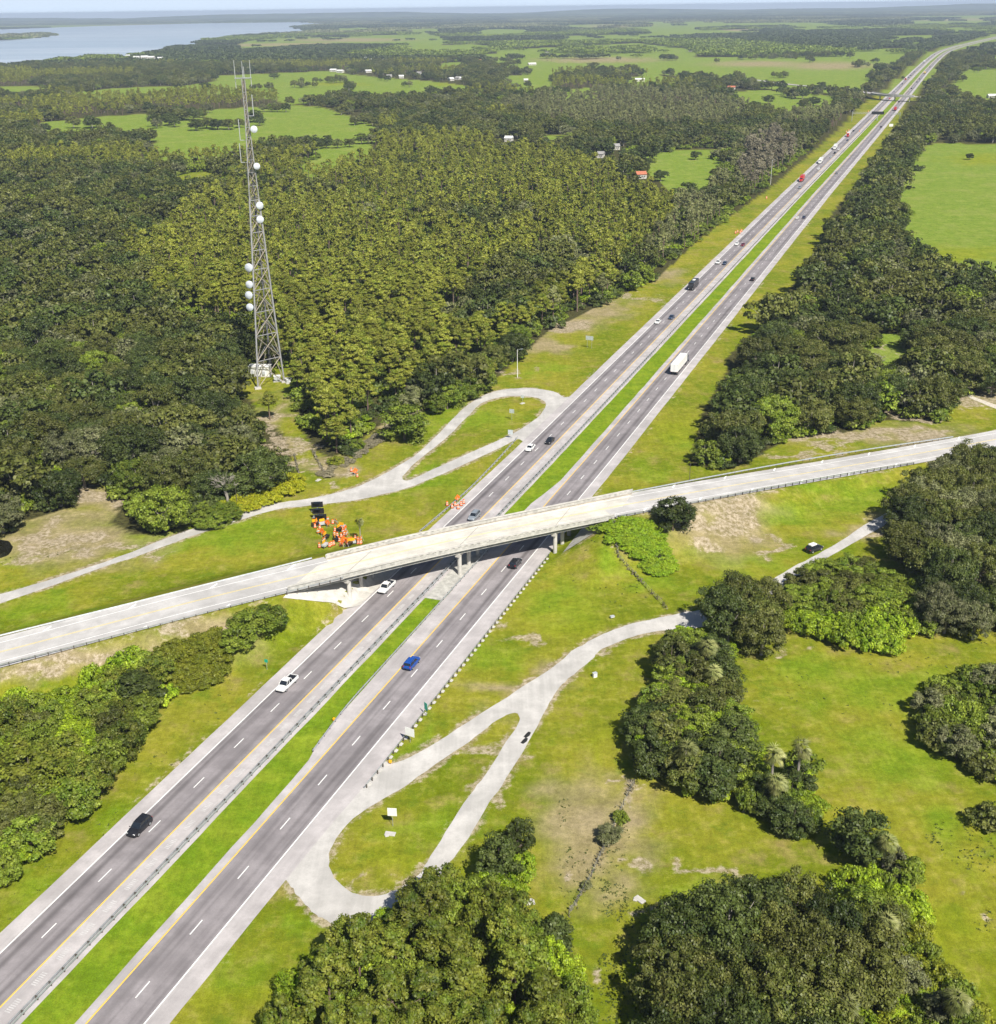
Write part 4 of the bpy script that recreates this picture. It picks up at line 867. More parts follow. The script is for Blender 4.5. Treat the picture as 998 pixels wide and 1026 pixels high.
S([(426, 414), (430, 398), (450, 372), (480, 355), (498, 365), (492, 385), (465, 396), (445, 405)], 'in the clump above the loop road', [(2, 'leafy', 'mid', (6, 9), (3.36, 4.48)), (1, 'leafy', 'pine', (7, 9), (3.36, 4.48))], 0.9, 5, 18, edge=.7)
hero('palm', 360, 523, 6, 5.5, None, 'thin cabbage palm standing amid the heap of orange road works barrels', None, 5.5)
hero('leafy', 610, 836, 14, 2.6, 'mossy', 'straggly grey-green bush on the old fence line in the lower pasture', None, 1.2)
hero('bush', 622, 818, 9, 2, 'mid', 'small bush above the straggly bush on the old fence line', None, 1)
hero('bush', 588, 887, 6, 1.4, 'mossy', 'small dull shrub at the lower end of the old fence line', None, .6)
S([(940, 352), (1000, 345), (1060, 350), (1060, 385), (975, 378), (950, 370)], 'in the scrub below the right oak wood', [(2, 'bush', 'bright', (2, 3.4), (2.75, 4.0)), (1, 'leafy', 'mid', (4, 5), (2.8, 3.58))], 0.9, 2, 19, edge=.2)
hero('oak', 995, 383, 14, 8, 'dark', 'dark oak at the right edge beside the sandy track')
hero('pine', 269, 404, 11, 9, 'pine', 'slender pine standing alone on the mown track below the radio tower')
# dead trees
def bare(px, py, H, R, label, mesh=BARE):
    x, y, _ = G(px, py, 0); count['bare_tree'] = count.get('bare_tree', 0)+1
    t = thing('bare_tree', label, 'dead tree', (x, y, T(x, y)), rnd.uniform(0, 6), None); t.scale = (R/4, R/4, H/8); link('branches', mesh, t); return t
bare(229, 509, 12, 8, 'pale leafless tree with forked branches beside the yellow brush')
bare(80, 384, 9, 5, 'leafless grey tree rising from the woods on the left')
bare(20, 364, 9, 5, 'leafless silver tree near the left edge of the woods')
bare(140, 455, 7, 4, 'small leafless tree in the oak wood above the sandy clearing')
bare(905, 415, 8, 6, 'bare pale trunked tree at the lower edge of the right hand wood')
bare(880, 372, 8, 6, 'bare grey limbs showing in the middle of the right hand wood')
tick('near')
# ---- forest: candidates over the whole view
REWOOD = [[(726, 57), (735, 50), (790, 48), (800, 42), (850, 41), (852, 50), (840, 57), (780, 59)], [(565, 54), (567, 49), (600, 49), (600, 54)], [(616, 54), (618, 49), (650, 49), (650, 54)], [(940, 70), (945, 62), (998, 62), (998, 69)]]
HOUSES = [(130, 57.5, 40), (137, 59, 35), (145, 58.5, 40), (152, 59, 35), (161, 60, 30), (216, 51.5, 22), (334, 71, 22), (341, 72, 24), (357, 60, 20), (369, 72, 20), (385, 61, 20), (390, 77, 16), (402, 77.5, 14), (407, 68, 16), (420, 74, 14), (440, 58, 16), (452, 80, 14), (459, 79, 14), (366, 59, 15), (350, 69, 14), (372, 60.5, 12), (510, 140, 12), (602, 156, 9), (617, 148, 10), (642, 176.5, 12), (733, 88.5, 18), (480, 61, 16), (527, 81, 12)]
cand = []
for (d0_, d1_, sp) in ((240, 700, 8.2), (700, 1500, 9.5), (1500, 3000, 13), (3000, 6500, 27), (6500, 19500, 72)):
    yy = np.arange(d0_, d1_, sp)
    for y in yy:
        w = .52*y+60; x = np.arange(-w, w, sp); cand.append(np.c_[x+nr.uniform(-.42, .42, len(x))*sp, np.full(len(x), y)+nr.uniform(-.42, .42, len(x))*sp, np.full(len(x), sp)])
cand = np.vstack(cand)
amp = np.where(cand[:, 1] > 650, 8+cand[:, 1]*.007, 0)
jx = (vnoise(cand[:, 0], cand[:, 1], 32, 21)-.5+vnoise(cand[:, 0], cand[:, 1], 95, 22)-.5)*amp; jy = (vnoise(cand[:, 0], cand[:, 1], 32, 23)-.5+vnoise(cand[:, 0], cand[:, 1], 95, 24)-.5)*amp*1.6
CJ = cand[:, :2]+np.c_[jx, jy]
bx, by = proj(np.c_[CJ, np.zeros(len(cand))]); tx, ty = proj(np.c_[CJ, np.full(len(cand), 9.)]); t6x, t6y = proj(np.c_[CJ, np.full(len(cand), 6.)])
ok = np.zeros(len(cand), bool)
ok |= inpoly(bx, by, FOR_L); ok |= inpoly(bx, by, FOR_R)&inpoly(tx, np.maximum(ty, by-25), FOR_R)
opn = np.zeros(len(cand), bool)
for o in OPEN: opn |= inpoly(bx, by, o) | inpoly(tx, ty, o) | inpoly(t6x, t6y, o)
for o in REWOOD: opn &= ~inpoly(bx, by, o)
opn &= ~((cand[:, 1] > 1350) & (vnoise(cand[:, 0], cand[:, 1], 46+cand[:, 1].mean()*0, 77) > .80) & (vnoise(cand[:, 0], cand[:, 1], 260, 78) > .5) & ~inpoly(bx, by, LAKE) & (np.abs(hw_of(cand[:, 0], cand[:, 1])[0]) > 60))
ok &= ~opn
for a_, b_, L_ in HOUSES:
    hx, hy, _ = G(a_, b_, 1.5); ok &= ~((np.abs(cand[:, 0]-hx) < L_*.5+9) & (cand[:, 1]-hy < 16) & (cand[:, 1]-hy > -95-hy*.012))
ok &= ~(inpoly(bx, by, LAKE) & ~inpoly(bx, by, SPIT)) 
uF, sF = hw_of(cand[:, 0], cand[:, 1]); ok &= (np.abs(uF) > 34)
fr_d = np.full(len(cand), 1e9)
for a in FR: fr_d = np.minimum(fr_d, np.hypot(cand[:, 0]-a[0], cand[:, 1]-a[1]))
ok &= fr_d > 14
ff = vnoise(cand[:, 0], cand[:, 1], 900, 3); ok &= ~((cand[:, 1] > 4500) & (ff > .62))
# scattered gaps in the far woods
ok &= ~((cand[:, 1] > 900) & (vnoise(cand[:, 0], cand[:, 1], 70, 9) > .93))
cand = cand[ok]; bx = bx[ok]; by = by[ok]; n = len(cand)
ispine = np.zeros(n, bool); isplant = np.zeros(n, bool)
for p in PINE: ispine |= inpoly(bx, by, p)
for p in PLANT: isplant |= inpoly(bx, by, p)
isedge = inpoly(bx, by, EDGE); isbrown = inpoly(bx, by, BROWNT)
vn = vnoise(cand[:, 0], cand[:, 1], 55, 4); vn2 = vnoise(cand[:, 0], cand[:, 1], 130, 5)
ispine &= ~((vn > .80) | inpoly(bx, by, DARKOAK)); ispine |= (~ispine & (vn2 > .70) & (bx < 700) & (by < 330))
ispine |= isedge & (vn > .35)
# kinds of the individual trees
KIDX = np.where(isplant, 2, np.where(isbrown, 3, np.where(ispine, np.where(isedge, 2, 0), 1)))
order = np.argsort(cand[:, 1])
def where_of(x, y):
    if x > 690: return 'in the oak wood right of the highway'
    if y > 470: return 'around the sandy clearing at the left edge'
    if y > 400 and x < 300: return 'in the oak wood in front of the radio tower'
    if y > 330: return 'level with the foot of the radio tower' if x < 340 else 'at the pine wood edge near the loop road'
    if x < 230: return 'in the woods left of the radio tower'
    return 'in the pine wood behind the radio tower'
TRACK = [G(255+(303-255)*k/12, 398+(480-398)*k/12)[:2] for k in range(13)]
used = np.zeros(n, bool); drop = np.zeros(n, bool); acc = {}
def clear(x, y, Rr, f):
    i, j = int(x//10), int(y//10)
    for a in range(i-2, i+3):
        for b in range(j-2, j+3):
            for (u, v, q) in acc.get((a, b), ()):
                if (u-x)**2+(v-y)**2 < (f*(Rr+q))**2: return False
    acc.setdefault((i, j), []).append((x, y, Rr)); return True
LIM = {k_: 300-count.get(k_, 0)-(48 if k_ == 'oak_tree' else 0) for k_ in ('pine_tree', 'oak_tree', 'broadleaf_tree')}; print('LIM', LIM, count)
tick('cand')
for i in order:
    x, y, sp = cand[i]
    if y > 640: break
    a, b = bx[i], by[i]
    if a < -25 or a > 1025: continue
    pine = KIDX[i] in (0, 2); nme = 'pine_tree' if pine else 'oak_tree'
    if not pine and rnd.random() < .18: nme = 'broadleaf_tree'
    Rr = rnd.triangular(2.8, 5.2, 3.9) if nme == 'pine_tree' else (rnd.triangular(4.6, 10.5, 7.2) if nme == 'oak_tree' else rnd.uniform(3.5, 5))
    if min(math.hypot(x-tx_, y-ty_) for tx_, ty_ in TRACK) < 4.5+Rr*.75: drop[i] = True; continue
    if a > 690:
        ex, ey = proj([(x-.75*Rr, y, 4.0), (x, y-.5*Rr, 2.0)])
        if not inpoly(ex, ey, FOR_R).all(): drop[i] = True; continue
    if not clear(x, y, Rr, .52 if nme == 'pine_tree' else .56): drop[i] = True; continue
    if nme in LIM and LIM[nme] <= 0: continue
    if nme in LIM: LIM[nme] -= 1
    near = y < 520; used[i] = True; w = where_of(a, b)
    if nme == 'pine_tree':
        H = rnd.triangular(10, 20, 14.5); colr = 'cypress' if isedge[i] and rnd.random() < .3 else 'pine'
        tree('pine' if near else 'pinemid', x, y, H, Rr, colr, ('yellow-green pine ' if colr == 'pine' else 'dull olive pine ')+w, colr+' pines '+w)
    elif nme == 'oak_tree':
        colr = rnd.choices(['oak', 'dark', 'mossy', 'mid'], [5, 3.4, 2.0 if vn2[i] > .5 else .4, 1.6])[0]  # foliage colour of each oak, drawn at random
        tree('oak' if near else 'oakmid', x, y, min(14, Rr*1.15+rnd.uniform(1, 3)), Rr, colr, dict(oak='broad dark green oak ', dark='deep green oak ', mossy='grey-green mossy oak ', mid='fresh green oak ')[colr]+w, colr+' oaks '+w)
    else:
        colr = rnd.choice(['mid', 'mid', 'bright', 'oak']); tree('leafy' if near else 'leafy', x, y, rnd.uniform(5, 8.5), rnd.uniform(3.5, 5), colr, dict(mid='fresh green leafy tree ', bright='bright green leafy tree ', oak='dark leafy tree ')[colr]+w, colr+' leafy trees '+w)
# ---- the rest of the woods: one object per kind of wood (uncountable)
def canopy_patch(seed, R, H, nq, size, mat):
    rs = np.random.RandomState(seed); a = rs.uniform(0, 6.283, nq); r = R*np.sqrt(rs.rand(nq)); P = np.c_[r*np.cos(a), r*np.sin(a), H*(.45+.55*rs.rand(nq)*(1-.25*(r/R)**2))]
    Nn = rs.normal(size=(nq, 3))*.7; Nn[:, 2] = abs(Nn[:, 2])+.35; Nn /= np.linalg.norm(Nn, axis=1)[:, None]; V, F = quads(P, Nn, size, rs)
    return mesh_np('canopy', V, F, [mat])
def wood(name, label, sel, meshes, color, s0=(.8, 1.25), proto_key=None):
    ids = np.where(sel)[0]
    if len(ids) < 6: return
    protos = []
    for k, me in enumerate(meshes):      # the first tree of each shape stands in the wood and gives the wood its foliage
        i = ids[k]; x, y, _ = cand[i]
        m2 = me.copy(); m2.materials[0] = LEAF[color]; o = link('woodland_shrub' if name == 'understory' else 'woodland_tree', m2, None, (x, y, 0), rnd.uniform(0, 6)); protos.append(o)
        tag(o, label+', one of its trees', 'tree', label+' trees')
    ids = ids[len(meshes):]
    P = np.c_[cand[ids][:, :2], np.zeros(len(ids))]; me = bpy.data.meshes.new(name); me.vertices.add(len(P)); me.vertices.foreach_set('co', P.astype(np.float32).ravel())
    for nme_, ty_, arr in (('rz', 'FLOAT', nr.uniform(0, 6.28, len(P))), ('sc', 'FLOAT', nr.uniform(*s0, len(P))), ('kd', 'INT', nr.randint(0, len(protos), len(P)))):
        a = me.attributes.new(nme_, ty_, 'POINT'); a.data.foreach_set('value', arr.astype(np.float32 if ty_ == 'FLOAT' else np.int32))
    o = link(name, me); tag(o, label, 'woodland', None, 'stuff')
    ng = bpy.data.node_groups.new(name, 'GeometryNodeTree'); ng.interface.new_socket('Geometry', in_out='INPUT', socket_type='NodeSocketGeometry'); ng.interface.new_socket('Geometry', in_out='OUTPUT', socket_type='NodeSocketGeometry')
    gi = ng.nodes.new('NodeGroupInput'); go = ng.nodes.new('NodeGroupOutput'); jn = ng.nodes.new('GeometryNodeJoinGeometry'); L = ng.links
    def attr(nm_, ty_):
        a = ng.nodes.new('GeometryNodeInputNamedAttribute'); a.data_type = ty_; a.inputs['Name'].default_value = nm_; return a.outputs['Attribute']
    rz = attr('rz', 'FLOAT'); sc = attr('sc', 'FLOAT'); kd = attr('kd', 'INT'); cx = ng.nodes.new('ShaderNodeCombineXYZ'); L.new(rz, cx.inputs[2])
    for k, p in enumerate(protos):
        ip = ng.nodes.new('GeometryNodeInstanceOnPoints'); oi = ng.nodes.new('GeometryNodeObjectInfo'); oi.inputs['Object'].default_value = p; oi.transform_space = 'ORIGINAL'; oi.inputs['As Instance'].default_value = True
        cm = ng.nodes.new('FunctionNodeCompare'); cm.data_type = 'INT'; cm.operation = 'EQUAL'; L.new(kd, cm.inputs[2]); cm.inputs[3].default_value = k
        L.new(gi.outputs[0], ip.inputs['Points']); L.new(cm.outputs[0], ip.inputs['Selection']); L.new(oi.outputs['Geometry'], ip.inputs['Instance']); L.new(cx.outputs[0], ip.inputs['Rotation']); L.new(sc, ip.inputs['Scale']); L.new(ip.outputs[0], jn.inputs[0])
    L.new(jn.outputs[0], go.inputs[0]); md = o.modifiers.new('trees', 'NODES'); md.node_group = ng
ids_ = np.where(cand[:, 1] < 1100)[0]; un = []
for rep in range(3):
    q = cand[ids_][:, :2]+nr.uniform(-6, 6, (len(ids_), 2)); un.append(np.c_[q, np.full(len(q), 1.)])
un = np.vstack(un); a_, b_ = proj(np.c_[un[:, :2], np.zeros(len(un))]); inw = inpoly(a_, b_, FOR_L)|inpoly(a_, b_, FOR_R)
inw &= (np.abs(hw_of(un[:, 0], un[:, 1])[0]) > 32) & (np.hypot(un[:, 0]-bxt, un[:, 1]-byt) > 13) & (np.min([np.hypot(un[:, 0]-G(255+48*k/12, 398+82*k/12)[0], un[:, 1]-G(255+48*k/12, 398+82*k/12)[1]) for k in range(13)], axis=0) > 5.5); un = un[inw]; save_cand = cand; cand = un; kd_ = nr.rand(len(un))
BU = [v[0] for v in KINDS['bushfar']]
wood('understory', 'low green undergrowth along the edges and floor of the woods', kd_ < .55, BU, 'mid', (1.0, 2.1)); wood('understory', 'dark low undergrowth on the floor of the woods', (kd_ >= .55) & (kd_ < .85), BU, 'dark', (1.0, 2.1)); wood('understory', 'lime green low undergrowth at the edges of the woods', kd_ >= .85, BU, 'bright', (.8, 1.6))
cand = save_cand
thin = nr.rand(n) < np.where(KIDX == 1, .34, .12)
near_ = (cand[:, 1] < 3000) & ~used & ~drop & ~(thin & (cand[:, 1] > 640)); m3 = (cand[:, 1] >= 3000) & (cand[:, 1] < 6500); m4 = cand[:, 1] >= 6500
OF = [v[0] for v in KINDS['oakfar']]; PF = [v[0] for v in KINDS['pinefar']]
mixr = nr.rand(n); oakm = near_ & (KIDX == 1)
wood('pine_wood', 'wide yellow-green pine wood around and behind the radio tower', near_ & (KIDX == 0), PF, 'pine', (.75, 1.2))
wood('planted_wood', 'even olive planted pine and cypress wood beyond and along the highway', near_ & (KIDX == 2), PF, 'cypress', (.8, 1.15))
wood('leafless_wood', 'brownish purple bare-topped trees along the far left side of the highway', near_ & (KIDX == 3), PF, 'brown', (1, 1.3))
wood('oak_wood', 'dark green oak woods between the far pastures', oakm & (mixr < .45), OF, 'oak', (.7, 1.5))
wood('oak_wood', 'deep green oak woods filling the middle distance', oakm & (mixr >= .45) & (mixr < .74), OF, 'dark', (.7, 1.45))
wood('oak_wood', 'grey-green mossy oaks mixed through the far woods', oakm & (mixr >= .74) & (mixr < .9), OF, 'mossy', (.7, 1.15))
wood('oak_wood', 'fresh green trees mixed through the far woods', oakm & (mixr >= .9), OF, 'mid', (.6, 1.0))
P3 = [canopy_patch(k, 19, 10, 150, 2.0, LEAF['oak']) for k in (1, 2, 3)]; P4 = [canopy_patch(k, 52, 9, 210, 5.0, LEAF['oak']) for k in (4, 5, 6)]
v3 = vnoise(cand[:, 0], cand[:, 1], 700, 12)
for mm, PP in ((m3, P3), (m4, P4)):
    wood('distant_woodland', 'distant dark woodland reaching '+('past the far pastures' if PP is P3 else 'the horizon'), mm & (v3 < .55), PP, 'dark', (.8, 1.2))
    wood('distant_woodland', 'distant olive woodland reaching '+('past the far pastures' if PP is P3 else 'the horizon'), mm & (v3 >= .55), PP, 'mid' if PP is P3 else 'cypress', (.8, 1.2))
tick('forest')
# single trees standing in the far pastures
k = 0
for (a, b, r) in [(196, 127, 8), (207, 125, 9), (218, 126, 9), (229, 126, 8), (240, 124, 6), (260, 122, 6), (318, 145, 6), (327, 144, 6), (338, 144, 6), (350, 143, 6), (362, 140, 7), (372, 139, 6), (293, 152, 8), (275, 77, 5), (206, 87, 6), (163, 91, 3), (662, 176, 8), (697, 155, 6), (650, 160, 4), (560, 154, 6), (972, 155, 4), (945, 78, 6), (958, 80, 5), (965, 79, 4), (960, 68, 10), (975, 67, 10), (988, 67, 10), (565, 51, 5), (580, 51, 5), (590, 51, 5), (625, 51, 8), (640, 51, 8), (382, 78, 4), (388, 79, 4), (770, 101, 6), (815, 103, 8), (805, 105, 6), (905, 77, 2), (595, 66, 6), (693, 77, 9), (684, 77, 6), (715, 82, 5), (727, 80, 5), (745, 84, 6), (540, 100, 4), (505, 66, 6), (512, 64, 6), (835, 49, 2), (968, 96, 5), (958, 96, 4), (980, 130, 5)]:
    x, y, _ = G(a, b, 4); dep = math.hypot(x, y); R = r*dep/FPX; k += 1
    t = tree('oakmid', x, y, min(11, max(5, R*1.3)), R, rnd.choice(['oak', 'dark']), 'isolated dark oak standing in a far pasture', 'isolated oaks in the far pastures', 0)
# weeds: small tufts in the near pasture
V = []; F = []; rs = np.random.RandomState(3)
TW = [[(600, 880), (660, 900), (650, 1026), (600, 1026)], [(900, 840), (998, 800), (998, 990), (950, 980)], [(760, 660), (900, 640), (998, 640), (900, 760), (820, 740)], [(560, 780), (640, 780), (620, 900), (560, 900)], [(0, 880), (150, 760), (250, 660), (300, 640), (100, 850), (0, 935)], [(0, 560), (90, 545), (60, 560), (0, 580)], [(600, 540), (660, 600), (600, 630), (540, 620)]]
for wi, poly in enumerate(TW):
    W = [G(*p) for p in poly]; x0, x1 = min(p[0] for p in W), max(p[0] for p in W); y0, y1 = min(p[1] for p in W), max(p[1] for p in W)
    nn = (900, 900, 500, 400, 300, 80, 200)[wi]; q = np.c_[rs.uniform(x0, x1, nn), rs.uniform(y0, y1, nn)]; a, b = proj(np.c_[q, np.zeros(nn)]); q = q[inpoly(a, b, poly) & (vnoise(q[:, 0], q[:, 1], 7, wi) > .45)]
    z = terr(q[:, 0], q[:, 1])
    for (x, y), zz in zip(q, z):
        r = rs.uniform(.08, .26); P = np.array([x, y, zz])+rs.normal(size=(6, 3))*np.array([r*.6, r*.6, r*.2])+np.array([0, 0, r*.4]); Nn = rs.normal(size=(6, 3)); Nn /= np.linalg.norm(Nn, axis=1)[:, None]; v, f = quads(P, Nn, r*.45, rs); F.append(f+sum(len(k) for k in V) if False else f); V.append(v)
off = 0; FF = []
for v, f in zip(V, F): FF.append(f+off); off += len(v)
o = link('pasture_weeds', mesh_np('pasture_weeds', np.vstack(V), np.vstack(FF), [LEAF['dark']])); tag(o, 'small dark weeds dotted over the near pasture grass', 'weeds', None, 'stuff')
#@@PART3
tick('part3')
# ------------------------------------------------------------ vehicles
def paint(name, col, rough=.28, spec=.5): return plain(name, col, rough, 0, spec, .04)
PNT = dict(white=paint('white_car_paint', (.78, .78, .77)), black=paint('black_car_paint', (.015, .016, .02)), grey=paint('grey_car_paint', (.22, .25, .29)), blue=paint('blue_car_paint', (.012, .07, .34)),
  navy=paint('navy_car_paint', (.03, .05, .10)), red=paint('red_car_paint', (.50, .02, .02)), maroon=paint('maroon_car_paint', (.16, .02, .04)), silver=paint('silver_car_paint', (.45, .47, .50)), yellow=paint('yellow_truck_paint', (.7, .5, .12)))
def wheel_mesh(r, w):
    m = MB(); M = Matrix.Rotation(math.pi/2, 4, 'X'); m.lathe([(r*.62, -w/2), (r*.94, -w/2), (r, -w*.35), (r, w*.35), (r*.94, w/2), (r*.62, w/2)], 18, M); return m.mesh('wheel', RUBBER)
def rim_mesh(r, w):
    m = MB(); M = Matrix.Rotation(math.pi/2, 4, 'X'); m.lathe([(r*.2, -w*.53), (r*.6, -w*.5), (r*.64, -w*.3), (r*.64, w*.3), (r*.6, w*.5), (r*.2, w*.53)], 12, M); return m.mesh('rim', STEEL)
WM = wheel_mesh(.36, .24); RM = rim_mesh(.36, .24); WT = wheel_mesh(.5, .32); RTm = rim_mesh(.5, .32)
def wheel(parent, x, y, r=.36, big=False):
    w = link('wheel', WT if big else WM, parent, (x, y, .5 if big else r)); k = link('rim', RTm if big else RM, w)
CARS = {}
def car_body(L, W, prof, mat, parent):
    """prof: list of (x, z_low, z_high, halfwidth) from tail to nose"""
    m = MB(); secs = []
    for x, zl, zh, hw in prof:
        m_ = (zl+zh)/2; secs.append([(x, -hw*.94, zl), (x, hw*.94, zl), (x, hw, m_), (x, hw*.97, zh-.12), (x, hw*.88, zh-.02), (x, 0, zh+.02), (x, -hw*.88, zh-.02), (x, -hw*.97, zh-.12), (x, -hw, m_)])
    m.loft(secs); return m.build('body', mat, parent, smooth=False)
def cabin(x0, x1, x2, x3, zb, zt, hw, mat, parent):
    g = MB(); sec = lambda x, z, h: [(x, -h, z), (x, h, z)]
    b = [(x0, -hw, zb), (x3, -hw, zb), (x3, hw, zb), (x0, hw, zb)]; t = [(x1, -hw*.82, zt), (x2, -hw*.82, zt), (x2, hw*.82, zt), (x1, hw*.82, zt)]
    g.loft([b, t]); w = g.build('windows', GLASS, parent)
    r = MB(); r.loft([[(x1-.05, -hw*.83, zt-.02), (x2+.06, -hw*.83, zt-.02), (x2+.06, hw*.83, zt-.02), (x1-.05, hw*.83, zt-.02)], [(x1+.05, -hw*.76, zt+.06), (x2-.06, -hw*.76, zt+.06), (x2-.06, hw*.76, zt+.06), (x1+.05, hw*.76, zt+.06)]]); r.build('roof', mat, parent)
    p = MB()
    for sy in (-1, 1):
        for (xa, xb) in ((x0, x1), (x3, x2), ((x0*.45+x3*.55), (x1*.45+x2*.55))): p.cyl((xa, sy*(hw+.005), zb), (xb, sy*(hw*.82+.01), zt), .045, n=5)
    p.build('pillars', mat, parent)
def lights(parent, xf, xr, hw, zf, zr):
    for s in (-1, 1):
        m = MB(); m.box((xf, s*hw*.72, zf), (.12, .34, .16), 0, .03); m.build('headlight', LAMPW, parent)
        m = MB(); m.box((xr, s*hw*.8, zr), (.1, .22, .24), 0, .03); m.build('tail_light', RED, parent)
def car(kind, colr, label, x, y, z, rz, name=None):
    mat = PNT[colr]; nme = name or {'sedan': 'sedan_car', 'suv': 'suv', 'pickup': 'pickup_truck', 'van': 'van'}[kind]
    t = thing(nme, label, {'sedan': 'car', 'suv': 'suv', 'pickup': 'pickup truck', 'van': 'van'}[kind], (x, y, z), rz)
    if kind == 'sedan':
        car_body(4.6, 1.8, [(-2.3, .45, .82, .74), (-2.2, .28, .98, .86), (-1.5, .24, 1.02, .91), (0, .22, .98, .92), (1.0, .22, .96, .91), (1.9, .26, .84, .86), (2.25, .34, .70, .74), (2.32, .42, .60, .62)], mat, t); cabin(-1.75, -1.0, .35, 1.15, .93, 1.42, .80, mat, t); lights(t, 2.16, -2.24, .86, .66, .82); wx = 1.4
    elif kind == 'suv':
        car_body(4.7, 1.9, [(-2.35, .5, .95, .80), (-2.28, .32, 1.10, .90), (-1.5, .28, 1.12, .95), (0, .26, 1.10, .96), (1.0, .26, 1.08, .95), (1.95, .30, .98, .92), (2.3, .38, .84, .82), (2.38, .46, .72, .70)], mat, t); cabin(-2.2, -1.95, .3, 1.05, 1.06, 1.66, .86, mat, t); lights(t, 2.22, -2.3, .9, .8, 1.0); wx = 1.45
        r = MB()
        for s in (-1, 1): r.cyl((-1.8, s*.62, 1.76), (.1, s*.62, 1.76), .03, n=6)
        r.build('roof_rack', BLACK, t)
    elif kind == 'van':
        car_body(5.2, 1.95, [(-2.6, .45, 1.0, .88), (-2.5, .32, 1.16, .95), (0, .28, 1.14, .97), (1.4, .28, 1.08, .96), (2.3, .34, .92, .88), (2.6, .42, .74, .76)], mat, t); cabin(-2.5, -2.35, 1.0, 1.75, 1.1, 1.85, .88, mat, t); lights(t, 2.42, -2.5, .9, .8, 1.0); wx = 1.6
    else:
        car_body(5.6, 1.98, [(-.75, .42, 1.08, .97), (0, .4, 1.1, .98), (1.2, .4, 1.1, .98), (2.1, .42, 1.05, .95), (2.7, .48, .96, .88), (2.8, .55, .85, .78)], mat, t); cabin(-.7, -.5, .8, 1.45, 1.06, 1.75, .86, mat, t)
        b = MB()
        b.box((-1.77, 0, .72), (2.05, 1.9, .5)); b.box((-1.77, .9, 1.02), (2.05, .12, .22), 0, .02); b.box((-1.77, -.9, 1.02), (2.05, .12, .22), 0, .02); b.box((-2.76, 0, 1.0), (.1, 1.9, .24), 0, .02); b.build('cargo_bed', mat, t)
        b = MB(); b.box((-1.77, 0, .985), (1.9, 1.66, .02)); b.build('bed_liner', BLACK, t)
        lights(t, 2.66, -2.8, .9, .85, .9); wx = 1.75
    for sx in (-1, 1):
        for sy in (-1, 1): wheel(t, sx*wx, sy*.82)
    m = MB(); m.box((2.3 if kind != 'pickup' else 2.74, 0, .5), (.14, 1.4, .16), 0, .03); m.box((-2.32 if kind != 'pickup' else -2.84, 0, .5), (.14, 1.5, .16), 0, .03); m.build('bumpers', BLACK if kind != 'sedan' else mat, t)
    for s in (-1, 1): m = MB(); m.box((1.0, s*1.02, 1.1), (.12, .2, .14), 0, .03); m.build('side_mirror', mat, t)
    return t
def semi(cabc, trailc, label, x, y, z, rz, tl=14.5, nme='semi_truck'):
    t = thing(nme, label, 'truck', (x, y, z), rz); cm = PNT[cabc]; tm = PNT[trailc]; x0 = -tl/2-1.5
    m = MB(); m.box((x0+tl/2, 0, 2.65), (tl, 2.55, 2.75), 0, .05); tr = m.build('trailer', tm, t)
    m = MB(); m.box((x0+tl/2, 0, 1.15), (tl-.4, 1.1, .22)); m.box((x0+tl*.45, 0, .75), (tl*.35, 2.3, .5)); m.build('trailer_frame', BLACK, t)
    m = MB(); m.box((x0-.02, 0, 2.6), (.05, .06, 2.5)); m.build('door_seam', STEEL, tr)
    for s in (-1, 1): m = MB(); m.box((x0-.03, s*1.1, 1.35), (.06, .25, .12)); m.build('tail_light', RED, t)
    xc = x0+tl+.7
    m = MB(); m.loft([[(xc, -1.2, .9), (xc, 1.2, .9), (xc, 1.2, 3.5), (xc, -1.2, 3.5)], [(xc+1.6, -1.2, .9), (xc+1.6, 1.2, .9), (xc+1.6, 1.15, 3.2), (xc+1.6, -1.15, 3.2)], [(xc+2.1, -1.2, .9), (xc+2.1, 1.2, .9), (xc+2.1, 1.1, 2.0), (xc+2.1, -1.1, 2.0)], [(xc+3.9, -.95, .7), (xc+3.9, .95, .7), (xc+3.9, .85, 1.75), (xc+3.9, -.85, 1.75)]]); m.build('cab', cm, t)
    m = MB(); m.loft([[(xc+1.66, -1.0, 3.0), (xc+1.66, 1.0, 3.0), (xc+1.5, 1.0, 3.05), (xc+1.5, -1.0, 3.05)], [(xc+2.16, -1.0, 2.08), (xc+2.16, 1.0, 2.08), (xc+2.0, 1.0, 2.0), (xc+2.0, -1.0, 2.0)]]); m.build('windscreen', GLASS, t)
    for s in (-1, 1):
        m = MB(); m.box((xc+1.2, s*1.2, 2.45), (.8, .05, .6)); m.build('side_window', GLASS, t); m = MB(); m.cyl((xc-.2, s*1.0, 1), (xc-.2, s*1.0, 3.9), .09); m.build('exhaust_stack', STEEL, t)
        m = MB(); m.box((xc+3.85, s*.75, 1.05), (.15, .3, .25)); m.build('headlight', LAMPW, t)
    for xx in (x0+1.0, x0+2.3, xc-1.6, xc-.3, xc+3.1):
        for s in (-1, 1): wheel(t, xx, s*1.02, big=True)
    return t
